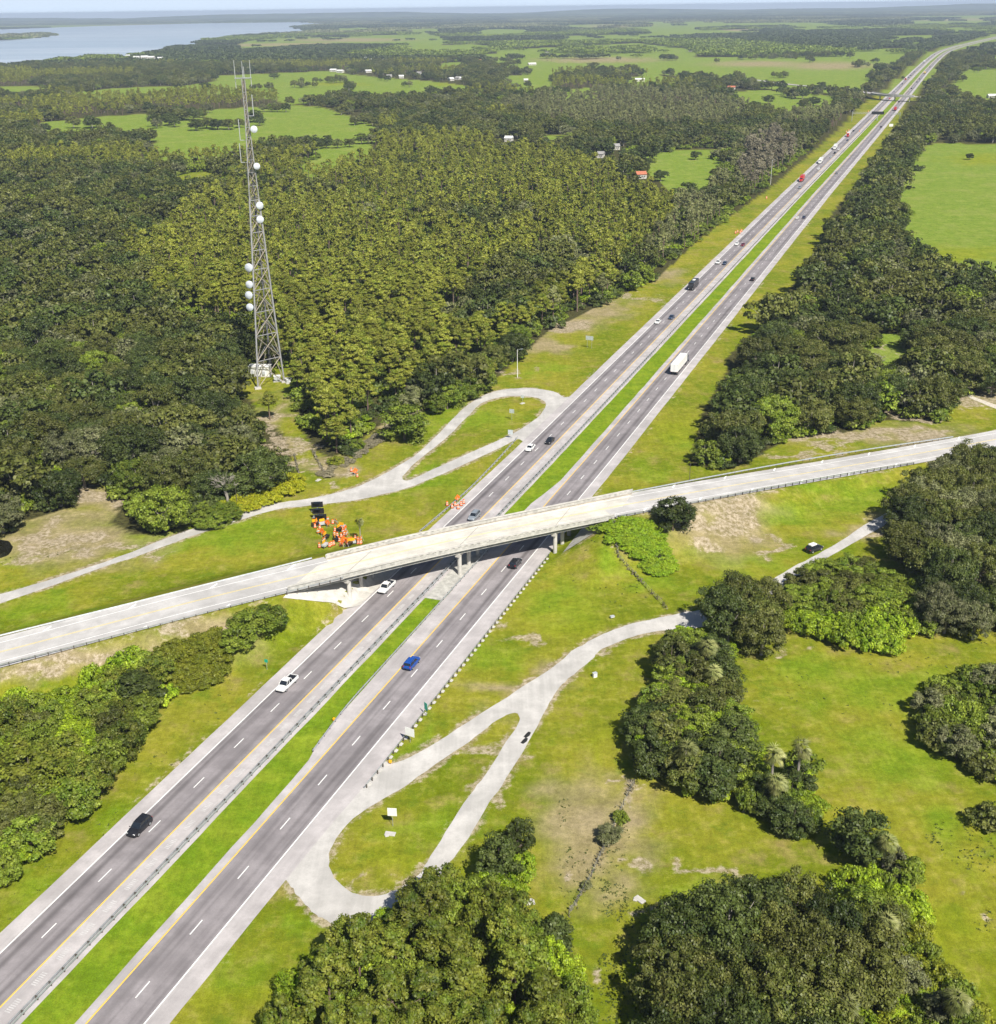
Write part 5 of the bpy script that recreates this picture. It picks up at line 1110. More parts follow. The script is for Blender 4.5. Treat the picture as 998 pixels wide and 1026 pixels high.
def coach(colr, label, x, y, z, rz):
    t = thing('motor_coach', label, 'bus', (x, y, z), rz); m = MB(); m.box((0, 0, 2.0), (11.5, 2.5, 3.1), 0, .12); m.build('body', PNT[colr], t)
    for s in (-1, 1): m = MB(); m.box((0, s*1.26, 2.45), (10, .04, .9)); m.build('side_windows', GLASS, t); m = MB(); m.box((5.77, s*.95, .9), (.06, .3, .2)); m.build('headlight', LAMPW, t)
    m = MB(); m.box((5.77, 0, 2.35), (.06, 2.2, 1.5)); m.build('windscreen', GLASS, t); m = MB(); m.box((-1, 0, 3.65), (2.2, 1.2, .3), 0, .05); m.build('roof_unit', PNT['white'], t)
    for xx in (-3.6, -2.4, 3.9):
        for s in (-1, 1): wheel(t, xx, s*1.02, big=True)
    return t
def onroad(px, py, u=None):
    x, y, _ = G(px, py, .7); uu_, s = hw_of(x, y); uu_, s = float(uu_), float(s)
    if u is None: u = min([-11.4, -7.9, 7.9, 11.5], key=lambda q: abs(q-uu_))
    p = HW(u, s, .035); p2 = HW(u, s+10); d = math.atan2(p2[1]-p[1], p2[0]-p[0])
    return p[0], p[1], .035, d+(math.pi if u < 0 else 0)
TR = [('suv', 'black', 140, 828, 'black suv on the left lanes nearest the bottom left corner'), ('pickup', 'white', 289, 685, 'white pickup truck in the outer left lane below the overpass, before open road'), ('pickup', 'white', 388, 588, 'white pickup truck just emerging from under the overpass'),
 ('suv', 'blue', 413, 664, 'bright blue suv heading away below the overpass'), ('suv', 'black', 517, 564, 'black suv heading away into the shadow under the overpass'), ('suv', 'grey', 475, 517, 'blue-grey suv just beyond the overpass on the left lanes'),
 ('sedan', 'white', 529, 448, 'white car level with the end of the left loop road'), ('sedan', 'black', 549, 441, 'black car beside the white car at the left loop road'), ('sedan', 'white', 658, 322, 'white car on the left lanes behind the dark coach'), ('sedan', 'navy', 672, 317.5, 'dark blue car beside the white car below the dark coach'),
 ('pickup', 'white', 718, 262.5, 'white pickup truck beyond the dark coach on the left lanes'), ('sedan', 'navy', 727, 263.5, 'dark blue car alongside the white pickup beyond the coach'), ('sedan', 'white', 738.5, 244, 'small white car beyond the white pickup near the orange road works barrels'), ('sedan', 'maroon', 744.7, 245, 'maroon car beside the orange road works barrels'),
 ('sedan', 'black', 754.5, 279.5, 'dark car alone on the right lanes beyond the white semi trailer'), ('sedan', 'white', 800, 218, 'white car on the right lanes far up the highway'), ('sedan', 'navy', 807, 217.5, 'dark blue car beside the white car far up the right lanes'),
 ('sedan', 'grey', 802.9, 187.6, 'grey car next to the red truck'), ('sedan', 'white', 820.5, 169, 'white car next to the first white box truck up the left lanes'), ('sedan', 'silver', 831.4, 157, 'silver car between the two far white trucks'), ('sedan', 'black', 836.5, 153, 'black car next to the second white truck up the left lanes'),
 ('sedan', 'white', 840.2, 149.3, 'white car beyond the second white truck up the left lanes'), ('sedan', 'grey', 838.6, 172.9, 'grey car on the right lanes opposite the far white trucks'), ('sedan', 'navy', 849, 140.5, 'dark car beside the red and white truck'), ('sedan', 'black', 855.6, 131, 'black car just ahead of the cone line near the message board'),
 ('sedan', 'black', 881.9, 127, 'dark car on the right lanes before the far overpass'), ('suv', 'black', 899.9, 102, 'dark suv just before the far overpass'), ('sedan', 'red', 893, 98.5, 'red car under the far overpass')]
for k_, c_r, a, b, l in TR: x, y, z, d = onroad(a, b); car(k_, c_r, l, x, y, z, d)
# far traffic beyond the second overpass
kk = 0
for (a, b, col_) in [(902.5, 91, 'white'), (905, 87, 'silver'), (908.5, 84, 'black'), (911, 77.5, 'navy'), (914.5, 75.5, 'black'), (916, 72, 'black'), (927, 63, 'grey'), (930, 59, 'black'), (921.5, 79, 'black'), (918, 82, 'navy'), (924.5, 76, 'silver'), (932.5, 67, 'black'), (939.5, 59, 'black'), (941, 54.5, 'black'), (914, 88.5, 'black'), (911, 91, 'white')]:
    x, y, z, d = onroad(a, b, -9.6 if a-(885+(97-b)*1.1) < 12 else 9.6); car('sedan', col_, f'tiny {col_} car in the far traffic beyond the second overpass', x, y, z, d)['group'] = f'far {col_} cars beyond the second overpass'
x, y, z, d = onroad(678, 367, 11.4); semi('navy', 'white', 'long white semi trailer with dark cab heading away on the right lanes', x, y, z, d, 15.5)
x, y, z, d = onroad(692, 287); coach('black', 'dark motor coach coming down the outer left lane', x, y, z, d)
for a, b, c1_, c2_, l in ((802.9, 180.3, 'red', 'red', 'red truck on the left lanes far up the highway'), (820.8, 162.5, 'white', 'white', 'white box truck behind the red truck on the left lanes'), (835.2, 148.5, 'white', 'white', 'second white truck farther up the left lanes'), (848.4, 136, 'red', 'white', 'red and white truck near the cone line'),
    (896.3, 110, 'red', 'red', 'red truck on the right lanes just before the far overpass'), (907, 79.6, 'red', 'white', 'white truck with red cab beyond the second overpass'), (925.5, 73.5, 'red', 'yellow', 'yellowish truck beyond the second overpass on the right lanes'), (924.5, 62, 'white', 'white', 'white truck beyond the second overpass near the bend')):
    x, y, z, d = onroad(a, b, None if b > 100 else (-11 if a != 925.5 else 11)); semi(c1_, c2_, l, x, y, z, d, 8.5 if b > 120 else 12, 'box_truck' if b > 120 else 'semi_truck')
x, y, _ = G(816, 549, .8); tp = car('suv', 'black', 'black suv with pale roof load parked on the grass beside the service road', x, y, T(x, y)+.05, .6); m = MB(); m.box((-.75, 0, 1.9), (1.9, 1.2, .3), 0, .06); m.build('roof_load', WHITE, tp)
# ------------------------------------------------------------ road works
def barrel_meshes():
    prof = [(.3, 0), (.32, .1), (.27, .12), (.25, .5), (.22, .52), (.2, .95), (.12, 1.0)]
    m = MB(); m.lathe(prof, 12); a = m.mesh('barrel_body', ORANGE)
    m = MB(); m.lathe([(.262, .3), (.256, .42)], 12); m.lathe([(.218, .62), (.212, .76)], 12); b = m.mesh('white_bands', WHITE); m = MB(); m.lathe([(.42, 0), (.42, .06), (.3, .08)], 12); c = m.mesh('rubber_base', RUBBER); return a, b, c
BA = barrel_meshes()
def barrel(px, py, label, group, big=1.0):
    x, y, _ = G(px, py, .4); t = thing('traffic_barrel', label, 'traffic barrel', (x, y, T(x, y)), rnd.uniform(0, 6), group); t.scale = (big,)*3
    link('barrel_body', BA[0], t); link('white_bands', BA[1], t); link('rubber_base', BA[2], t)
def barricade(px, py, label, group, rz=None):
    x, y, _ = G(px, py, .4); t = thing('road_barricade', label, 'barricade', (x, y, T(x, y)), rnd.uniform(0, 3) if rz is None else rz, group)
    for z in (.5, .9, 1.3): m = MB(); m.box((0, 0, z), (1.7, .05, .22)); m.build('board', ORANGE if z != .9 else WHITE, t)
    m = MB()
    for s in (-1, 1): m.cyl((s*.6, -.45, 0), (s*.6, 0, 1.45), .035); m.cyl((s*.6, .45, 0), (s*.6, 0, 1.45), .035)
    m.build('frame_legs', STEEL, t); m = MB(); m.box((-.6, 0, 1.55), (.15, .1, .2)); m.build('warning_lamp', AMBER, t)
def foldsign(px, py, label, group, rz=None, colr=ORANGE):
    x, y, _ = G(px, py, .6); t = thing('road_works_sign', label, 'road sign', (x, y, T(x, y)), rnd.uniform(0, 3) if rz is None else rz, group)
    m = MB(); m.box((0, 0, 0), (1.25, .03, 1.25), 0, 0, Matrix.Translation((0, 0, 1.35)) @ Matrix.Rotation(math.pi/4, 4, 'Y')); m.build('diamond_panel', colr, t)
    m = MB(); m.cyl((0, .05, 1.3), (0, .6, 0), .03); m.cyl((0, .05, 1.3), (.5, -.5, 0), .03); m.cyl((0, .05, 1.3), (-.5, -.5, 0), .03); m.build('stand_legs', STEEL, t)
def mess_trailer(px, py, label, rz):
    x, y, _ = G(px, py, 1); t = thing('message_board_trailer', label, 'sign trailer', (x, y, T(x, y)), rz)
    m = MB(); m.box((0, 0, 2.1), (3.0, .25, 1.5), 0, .03); p = m.build('display_panel', BLACK, t); m = MB(); m.box((0, 0, .6), (2.6, 1.3, .35), 0, .03); m.box((0, 1.3, .5), (.12, 1.6, .12)); m.build('chassis', STEEL, t)
    m = MB(); m.cyl((0, 0, .7), (0, 0, 2), .12); m.build('mast', STEEL, t); m = MB(); m.box((0, 0, 3.1), (1.6, .7, .06), 0, 0, Matrix.Rotation(.25, 4, 'X')); m.build('solar_panel', GLASS, t)
    for s in (-1, 1): wheel(t, s*1.35, 0)
mess_trailer(318, 509.5, 'black message board trailer, the rearmost by the service road', .1); mess_trailer(319, 516, 'black message board trailer, the middle one of three by the service road', .1); mess_trailer(321.5, 522, 'black message board trailer, the front one next to the orange barrels', .1)
gA = 'orange barrels in the heap below the service road'
rs_ = random.Random(11)
for i in range(46):
    while True:
        a = rs_.uniform(311, 364); b = rs_.uniform(516, 550)
        if inpoly(np.array([a]), np.array([b]), [(313, 521), (330, 516), (336, 523), (346, 531), (350, 541), (364, 541), (363, 548), (345, 549), (332, 550), (316, 546), (318, 534)])[0]: break
    w = i % 5
    if w < 2: barrel(a, b, 'orange and white traffic barrel in the stored heap', gA, 1.2)
    elif w == 2: barricade(a, b, 'orange striped barricade in the stored heap', 'barricades in the heap below the service road')
    elif w == 3: foldsign(a, b, 'orange diamond sign on stand in the stored heap', 'folded signs in the heap below the service road')
    else:
        x, y, _ = G(a, b, .3); t = thing('light_trailer', 'small grey flasher trailer in the stored heap', 'trailer', (x, y, T(x, y)), rs_.uniform(0, 6), 'flasher trailers in the stored heap'); m = MB(); m.box((0, 0, .75), (1.8, 1.1, .5), 0, .05); m.build('box', PNT['silver'] if i % 2 else BLACK, t); m = MB(); m.box((0, .3, 1.5), (1.3, .1, .7)); m.build('flasher_panel', AMBER, t); wheel(t, .7, 0, .3); wheel(t, -.7, 0, .3)
for a, b in ((352, 541), (356, 538), (359, 545), (361, 542), (345, 535)): barrel(a, b, 'orange traffic barrel at the foot of the thin palm', 'barrels by the thin palm', 1.2)
for a, b in ((456, 505.5), (459, 508.5), (462, 505), (464.5, 503), (448, 505), (453, 507.5)): barrel(a, b, 'orange traffic barrel on the left shoulder just past the overpass', 'barrels on the left shoulder', 1.2)
foldsign(458.5, 501, 'orange diamond sign amid the barrels on the left shoulder', None, .6)
foldsign(356, 474, 'orange diamond sign lying by the service road near the loop', None, .6, ORANGE); barrel(352, 471, 'orange barrel on the grass above the service road junction', 'barrels above the service road junction', 1.1); barrel(358, 476.5, 'orange barrel on the grass above the service road junction', 'barrels above the service road junction', 1.1)
for a, b in ((737, 233.3), (739, 232.4), (741.5, 233), (743, 231.6)): barrel(a, b, 'orange barrel at the far roadside works on the left verge', 'barrels on the far left verge', 1.6)
for a, b in ((768, 198.6), (850.3, 131), (848, 132.3), (861.3, 131.5), (870, 112)): barrel(a, b, 'tiny orange barrel far up the left side of the highway', 'tiny barrels far up the highway', 1.8)
# ------------------------------------------------------------ signs and poles
SB = plain('sign_back_aluminium', (.55, .60, .62), .5, .3)
def panel_sign(px, py, w, h, zc, mat, label, rz=AL, posts=2, face=None, nme='road_sign'):
    x, y, _ = G(px, py, 0); g = T(x, y); x, y, _ = G(px, py, g); t = thing(nme, label, 'road sign', (x, y, g), -rz)
    m = MB(); m.box((0, 0, zc), (w, .05, h), 0, .01); m.build('sign_panel', mat, t)
    for k in range(posts):
        xx = 0 if posts == 1 else (-w*.3+k*w*.6); m = MB(); m.cyl((xx, .06, -.2), (xx, .06, zc+h*.35), .05, n=6); m.build('post', STEEL, t)
    return t
panel_sign(393.7, 828, 1.5, 1.5, 2.8, WHITE, 'white square sign on a post in the middle of the right loop island', .1, 1)
panel_sign(411, 744, 1.9, 1.7, 2.2, WHITE, 'white square sign behind the right guardrail near the loop merge', .5, 1)
panel_sign(427, 717, .9, 1.5, 2.0, GREENS, 'small tall green sign behind the right guardrail', .9, 1)
panel_sign(523.5, 402, 1.2, .9, 1.6, SB, 'small grey sign at the far end of the left loop island', .3, 1)
panel_sign(512.8, 421, 1.6, 1.3, 3.0, SB, 'grey backed sign on a post in the middle of the left loop island', .4, 1)
panel_sign(511.5, 439, 1.5, 1.5, 1.9, SB, 'grey backed square sign at the tip of the left loop merge', .2, 2)
panel_sign(590.5, 349, 3.0, 1.6, 4.0, SB, 'wide grey backed sign on two posts on the left verge', .45, 2)
panel_sign(267.5, 671, .7, .7, 2.0, GREENS, 'tiny green sign on the left verge below the embankment', .3, 1)
panel_sign(892.5, 129, 4, 2.6, 3.5, WHITE, 'pale panel sign on the right verge near the far overpass', .1, 2)
def pole(px, py, H, label, lamp=True, r=.14):
    x, y, _ = G(px, py, 0); t = thing('lamp_post' if lamp else 'utility_pole', label, 'pole', (x, y, T(x, y)), 0); m = MB(); m.cyl((0, 0, -.3), (0, 0, H), r, r*.6, 8); m.build('pole', WHITE if lamp else WOODP, t)
    if lamp: m = MB(); m.cyl((0, 0, H-.2), (1.2, 0, H+.2), .06, n=6); m.box((1.5, 0, H+.2), (.8, .35, .15)); m.build('lamp_head', STEEL, t)
pole(518.5, 378, 10, 'white pole on the grass at the wood edge above the left loop'); pole(772, 185, 17, 'tall pale pole at the wood edge far up the left verge'); pole(690, 496, 5.2, 'dark post standing right of the lone tree on the crossing road', False, .09)
pole(238, 509, 6, 'grey post at the end of the yellow brush', False, .1)
# gantries
def cantilever(px, py, L, H, label, sgn, hw_u):
    x, y, _ = G(px, py, 0); u, s = hw_of(x, y); x, y, _ = HW(hw_u, float(s)); t = thing('sign_gantry', label, 'sign gantry', (x, y, 0), -AL); m = MB(); m.cyl((0, 0, -.3), (0, 0, H+.8), .35, .3, 8); m.build('column', STEEL, t)
    m = MB()
    for dz in (0, 1.4): m.cyl((0, 0, H-dz), (sgn*L, 0, H-dz), .16, n=6)
    for k in range(9): m.cyl((sgn*L*k/9, 0, H-(1.4 if k % 2 else 0)), (sgn*L*(k+1)/9, 0, H-(0 if k % 2 else 1.4)), .09, n=5)
    m.build('truss_arm', STEEL, t); return t
cantilever(853, 121.5, 19, 9.5, 'grey cantilever sign gantry over the left lanes before the far overpass', 1, -24)
cantilever(903, 120, 9, 7, 'short cantilever sign gantry on the right verge before the far overpass', -1, 24)
x, y, _ = G(886.5, 121, 0); s = float(hw_of(x, y)[1]); x, y, _ = HW(1.5, s); t = thing('dynamic_message_sign', 'dark wide message board standing in the median before the far overpass', 'message sign', (x, y, 0), -AL)
m = MB(); m.box((0, 0, 8), (13, 1.2, 3), 0, .05); m.build('display_cabinet', BLACK, t); m = MB(); m.cyl((0, 0, -.3), (0, 0, 6.6), .4, n=8); m.build('column', STEEL, t)
# utility cabinet and markers
for a, b, l in ((596, 677, 'small white utility box on the grass below the service road'), (613.5, 618.5, 'small white stone marker on the grass above the service road')):
    x, y, _ = G(a, b, .3); t = thing('utility_box', l, 'utility box', (x, y, T(x, y)), .4); m = MB(); m.box((0, 0, .45), (.8, .6, .9) if a == 596 else (.9, .5, .3), 0, .05); m.build('housing', WHITE, t); m = MB(); m.box((0, 0, .93 if a == 596 else .62), (.9, .7, .06)); m.build('lid', PNT['silver'], t)
for a, b, l in ((334.8, 720.5, 'yellow end cap marker where the median guardrail starts'), (391, 763, 'yellow end marker at the start of the right guardrail')):
    x, y, _ = G(a, b, .5); t = thing('end_marker', l, 'road marker', (x, y, 0), -AL); m = MB(); m.box((0, 0, .5), (.5, .35, .5), 0, .06); m.build('yellow_cap', AMBER, t); m = MB(); m.cyl((0, 0, -.2), (0, 0, .3), .09); m.build('post', WOODP, t)
# ------------------------------------------------------------ fences
def fence(pts, label, H=1.2, sp=3.0, brush=True):
    W = [G(a, b, T(*G(a, b, 0)[:2]))[:2] for a, b in pts]; P = smooth_poly(W, 1.0, 2); z = terr(P[:, 0], P[:, 1]); base = Vector((*P[len(P)//2], 0)); t = thing('wire_fence', label, 'fence', base); pm = None
    m = MB(); m.cyl((0, 0, -.2), (0, 0, H+.1), .07, n=6); pm = m.mesh('post', WOODP)
    for i in range(0, len(P), int(sp)): link('post', pm, t, (P[i][0]-base.x, P[i][1]-base.y, z[i]))
    m = MB()
    for hh in (.35, .7, 1.1):
        for i in range(0, len(P)-3, 3): m.cyl((P[i][0]-base.x, P[i][1]-base.y, z[i]+hh), (P[i+3][0]-base.x, P[i+3][1]-base.y, z[i+3]+hh), .015, n=4, caps=False)
    m.build('wires', STEEL, t)
    if brush:
        rs = np.random.RandomState(len(P)); Q = []; 
        for p, zz in zip(P, z):
            k = int(16*vnoise(np.array([p[0]]), np.array([p[1]]), 3, 51)[0]**1.3); Q.append(np.c_[p[0]+rs.normal(size=k)*.26, p[1]+rs.normal(size=k)*.26, zz+rs.uniform(.05, .9, k)])
        Q = np.vstack(Q); Nn = rs.normal(size=Q.shape); Nn /= np.linalg.norm(Nn, axis=1)[:, None]; v, f = quads(Q, Nn, .16, rs, 1.6); o = link('dead_vines', mesh_np('dead_vines', v-np.array([base.x, base.y, 0]), f, [LEAF['brown']]), t)
fence([(611, 527), (620, 543), (630, 560), (638, 578), (648, 590), (660, 602), (668, 612)], 'vine-grown wire fence running down the right embankment')
fence([(570, 918), (578, 905), (590, 885), (600, 862), (611, 840), (620, 818), (628, 800), (636, 785)], 'old vine-grown wire fence across the lower pasture')
fence([(325, 475), (318, 462), (313, 452)], 'short run of vine-grown fence right of the mown track')
fence([(295, 457), (299, 475), (303, 492)], 'short run of vine-grown fence left of the mown track')
fence([(372, 440), (395, 425), (420, 405), (444, 380)], 'brown brush fence line between the lone tree and the wood')
for a, b, l in ((528.5, 736.5, 'upper of two dark rubber scraps on the right leg of the loop ramp'), (525.5, 742.5, 'lower of two dark rubber scraps on the right leg of the loop ramp')):
    x, y, _ = G(a, b, 0); t = thing('tyre_scrap', l, 'debris', (x, y, .03), 1.0); m = MB(); m.loft([[(-.9, -.3, .01), (-.9, .3, .01), (-.9, .2, .1), (-.9, -.2, .1)], [(0, -.45, .01), (0, .35, .01), (0, .25, .22), (0, -.3, .2)], [(.9, -.2, .01), (.9, .4, .01), (.9, .3, .09), (.9, -.1, .1)]]); m.build('rubber_strip', RUBBER, t)
for a, b, l in ((523.5, 404.5, 'small pale concrete slab at the far end of the left loop island'), (391, 836, 'small pale stone at the foot of the loop island sign'), (641, 905-3, 'pale rock in the lower pasture near the old fence'), (319, 481.5, 'pale slab on the mown track above the service road'), (530, 905, 'pile of white rubbish at the right edge of the stand below the loop')):
    x, y, _ = G(a, b, 0); t = thing('pale_slab', l, 'slab', (x, y, T(x, y)), rnd.uniform(0, 3)); m = MB(); m.box((0, 0, .12), (1.7, .9, .2), 0, .05); m.box((.4, .5, .1), (.6, .5, .18), .5, .05); m.build('slab_body', CONC, t)
V = []
# ------------------------------------------------------------ radio tower
bxw, byw, _ = G(271, 379, 0); TH = 101.5; TST_ = plain('tower_steel', (.33, .33, .335), .6, .3)
t = thing('radio_tower', 'tall grey steel lattice radio tower with white dishes rising above the woods', 'radio tower', (bxw, byw, 0))
f1 = np.array(G(257.7, 390)[:2]); f2 = np.array(G(285.8, 383)[:2]); f3 = np.array(G(271, 362.5)[:2]); fc = (f1+f2+f3)/3; t.location = (fc[0], fc[1], 0)
feet = [np.array([*(f-fc)*.95, 0]) for f in (f1, f2, f3)]
feet[2] = np.array([-(feet[0]+feet[1])[0], -(feet[0]+feet[1])[1], 0])
def leg(i, z):
    k = 1-.895*(min(z, 88)/88)**.86 if z < 88 else .105
    return Vector((feet[i][0]*k, feet[i][1]*k, z))
lv = [0, 9]; 
while lv[-1] < TH-4: lv.append(lv[-1]+max(2.6, 7.6*(1-lv[-1]/TH)+1.6))
lv[-1] = TH-2
for i in range(3):
    m = MB()
    for a, b in zip(lv[:-1], lv[1:]): m.cyl(leg(i, a), leg(i, b), .30 if a < 60 else .17, n=6, caps=False)
    m.build('tower_leg', TST_, t)
BRACE = plain('weathered_brace', (.33, .29, .23), .6, .3); TST = plain('tower_steel', (.33, .33, .335), .6, .3); DW = plain('dish_white', (.58, .62, .68), .6)
m = MB(); m2 = MB()
for a, b in zip(lv[:-1], lv[1:]):
    for i in range(3):
        j = (i+1) % 3; r = .14 if a < 60 else .09; m.cyl(leg(i, a), leg(j, b), r, n=5, caps=False); m.cyl(leg(j, a), leg(i, b), r, n=5, caps=False); m2.cyl(leg(i, b), leg(j, b), r, n=5, caps=False)
m.build('cross_braces', BRACE, t); m2.build('horizontal_braces', TST, t)
m = MB(); m.cyl((0, 0, 0), (0, 0, TH-3), .12, n=6); m.cyl((.4, 0, 0), (.4, 0, TH-10), .07, n=5); m.build('cable_run', plain('cable_dark', (.10, .10, .11)), t)
def dish(px, py, r, ang, leg_i):
    # height from the survey pixel
    best = min(np.arange(10, 100, .5), key=lambda z: abs(proj([[fc[0], fc[1], z]])[1][0]-py)); L = leg(leg_i, best); dx, _ = proj([[fc[0]+L.x, fc[1]+L.y, best]]); dep = math.hypot(fc[0], fc[1]); off = (px-float(dx[0]))*dep/FPX
    M = Matrix.Translation((L.x+off, L.y-.8, best)) @ Matrix.Rotation(ang, 4, 'Z') @ Matrix.Rotation(math.pi/2, 4, 'Y')
    m = MB(); m.lathe([(.05, -.9), (r*.55, -.7), (r*.95, -.35), (r, .3), (r*.96, .35), (r*.5, .55), (.02, .62)], 18, M); d = m.build('dish', DW, t, smooth=True)
    m = MB(); m.cyl(M @ Vector((0, 0, -.8)), L, .12, n=6); m.build('dish_mount', STEEL, d)
for a, b, r, an, li in ((254.5, 129.3, 1.15, -1.2, 1), (257.5, 166.5, 1.1, -1.2, 1), (260.5, 204, 1.25, -1.0, 1), (261, 218.5, 1.25, -1.2, 1), (250, 263.5, 1.45, -1.9, 0), (250.5, 279.5, 1.3, -1.9, 0), (250, 290, 1.35, -1.9, 0), (251, 301.5, 1.3, -1.9, 0)): dish(a, b, r, an, li)
m = MB(); w_ = 2.5
for s in (-1, 1): m.cyl((-w_, s*.8, TH-2), (w_, s*.8, TH-2), .16, n=6); m.cyl((s*w_, -.8, TH-2), (s*w_, .8, TH-2), .16, n=6)
m.build('top_platform', STEEL, t)
for dx, h0, h1 in ((-2.5, -5, 3.4), (2.5, -4.5, 3.4), (0, -2, 3), (.4, -2, 1.5)): m = MB(); m.cyl((dx, 0, TH+h0), (dx, 0, TH+h1), .11, .08, 6); m.build('whip_antenna', PNT['silver'], t)
for dx, z0, z1 in ((-2.8, 80.5, 87), (-3.2, 73.5, 79.5), (2.3, 88, 94.5)):
    m = MB(); m.cyl((dx, 0, z0), (dx, 0, z1), .13, n=6); m.cyl((dx, 0, z0), (0, 0, z0), .09, n=5); m.build('side_antenna', PNT['silver'], t)
for i in range(3): m = MB(); m.box((feet[i][0], feet[i][1], .1), (2.2, 2.2, .8), .3, .05); m.build('footing', CONC, t)
# equipment shelters
def shelter(px, py, L, W, H, rz, label, mat=WHITE):
    x, y, _ = G(px, py, 0); t = thing('equipment_shelter', label, 'shelter', (x, y, 0), rz); m = MB(); m.box((0, 0, H/2+.3), (L, W, H), 0, .04); m.build('wall', mat, t); m = MB(); m.box((0, 0, H+.4), (L+.3, W+.3, .2), 0, .03); m.build('roof', ROOFW, t)
    m = MB(); m.box((-L*.3, -W/2-.03, 1.3), (.9, .06, 2.0)); m.build('door', PNT['silver'], t); m = MB(); m.box((L*.25, -W/2-.25, 1.5), (.9, .5, 1.2), 0, .04); m.build('air_conditioner', PNT['silver'], t); m = MB(); m.box((0, 0, .12), (L+.6, W+.6, .3)); m.build('foundation', CONC, t)
shelter(261, 376, 7.5, 3.4, 3.2, -.12, 'white equipment shelter at the left foot of the radio tower', WHITE); shelter(278, 382, 2.2, 1.6, 1.6, .2, 'small grey cabinet between the tower legs', PNT['silver']); shelter(290, 383.5, 2.4, 1.8, 1.2, .5, 'small pale cabinet right of the radio tower foot', PNT['white'])
# ------------------------------------------------------------ houses far off
CREAM = plain('cream_wall', (.55, .53, .48), .8)
def house(px, py, L, W, H, rz, roofm, label, nme='farm_house', cat='house', group=None):
    x, y, _ = G(px, py, 1.5); t = thing(nme, label, cat, (x, y, 0), rz, group); L *= .6; W *= .8; H *= .72; m = MB(); m.box((0, 0, H/2), (L, W, H)); m.build('wall', CREAM, t)
    m = MB(); m.loft([[(s*(L/2+.4), -W/2-.5, H), (s*(L/2+.4), W/2+.5, H), (s*(L/2+.4), 0, H+W*.28)] for s in (-1, 1)]); m.build('roof', roofm, t)
    for k in range(3): m = MB(); m.box((-L*.3+k*L*.3, -W/2-.02, H*.55), (L*.1, .06, H*.35)); m.build('window', GLASS, t)
    m = MB(); m.box((L*.15, -W/2-.02, H*.35), (1.1, .06, H*.7)); m.build('door', ROOFG, t)
hp = [(130, 57.5, 40, 'r'), (137, 59, 35, 'w'), (145, 58.5, 40, 'w'), (152, 59, 35, 'w'), (161, 60, 30, 'w'), (141, 55.5, 30, 'w')]
for i, (a, b, L, c) in enumerate(hp): house(a, b, L*.8, 14, 8, rnd.uniform(-.3, .3), ROOFW, 'white waterfront building on the lake shore', 'lakeside_house', 'house', 'white lakeside buildings')
hp2 = [(216, 51.5, 22), (334, 71, 22), (341, 72, 24), (357, 60, 20), (369, 72, 20), (385, 61, 20), (390, 77, 16), (402, 77.5, 14), (407, 68, 16), (420, 74, 14), (440, 58, 16), (452, 80, 14), (459, 79, 14), (463, 79.5, 14), (366, 59, 15), (350, 69, 14), (473, 52, 18), (372, 60.5, 12)]
for i, (a, b, L) in enumerate(hp2): house(a, b, L, 10, 5, rnd.uniform(-.6, .6), ROOFW if i % 3 else ROOFG, 'small white house among trees beyond the upper left pastures', 'farm_house', 'house', 'houses beyond the upper left pastures')
for (a, b, L, rm_, l) in ((510, 140, 12, ROOFW, 'pale house in the trees left of the planted wood'), (602, 156, 9, ROOFG, 'small pale house in the trees behind the pine wood'), (617, 148, 10, ROOFG, 'grey roofed house above the rust roofed one'), (642, 176.5, 12, ROOFR, 'rust roofed house at the edge of the small far field'), (641, 80.5, 26, ROOFW, 'white roofed barn in the far pasture'), (733, 88.5, 18, ROOFR, 'rust roofed house near the far pasture ponds'), (533, 64.5, 30, ROOFW, 'white roofed shed at the left of the wide far pasture'), (716, 49.5, 60, ROOFG, 'very long grey farm building in the wide far pasture'), (692, 51, 16, ROOFW, 'small white barn left of the long grey farm building'), (740, 50, 14, ROOFW, 'small white barn right of the long grey farm building'), (527, 81, 12, ROOFW, 'white house at the left edge of the far pasture wood'), (480, 61, 16, ROOFR, 'red roofed farm building far beyond the pastures'), (994, 97, 20, ROOFW, 'white farm building at the right edge near the far road'), (548, 52, 14, ROOFW, 'white shed by the far hedge')):
    house(a, b, L, 9 if L < 40 else 14, 4.5, rnd.uniform(-.5, .5), rm_, l)
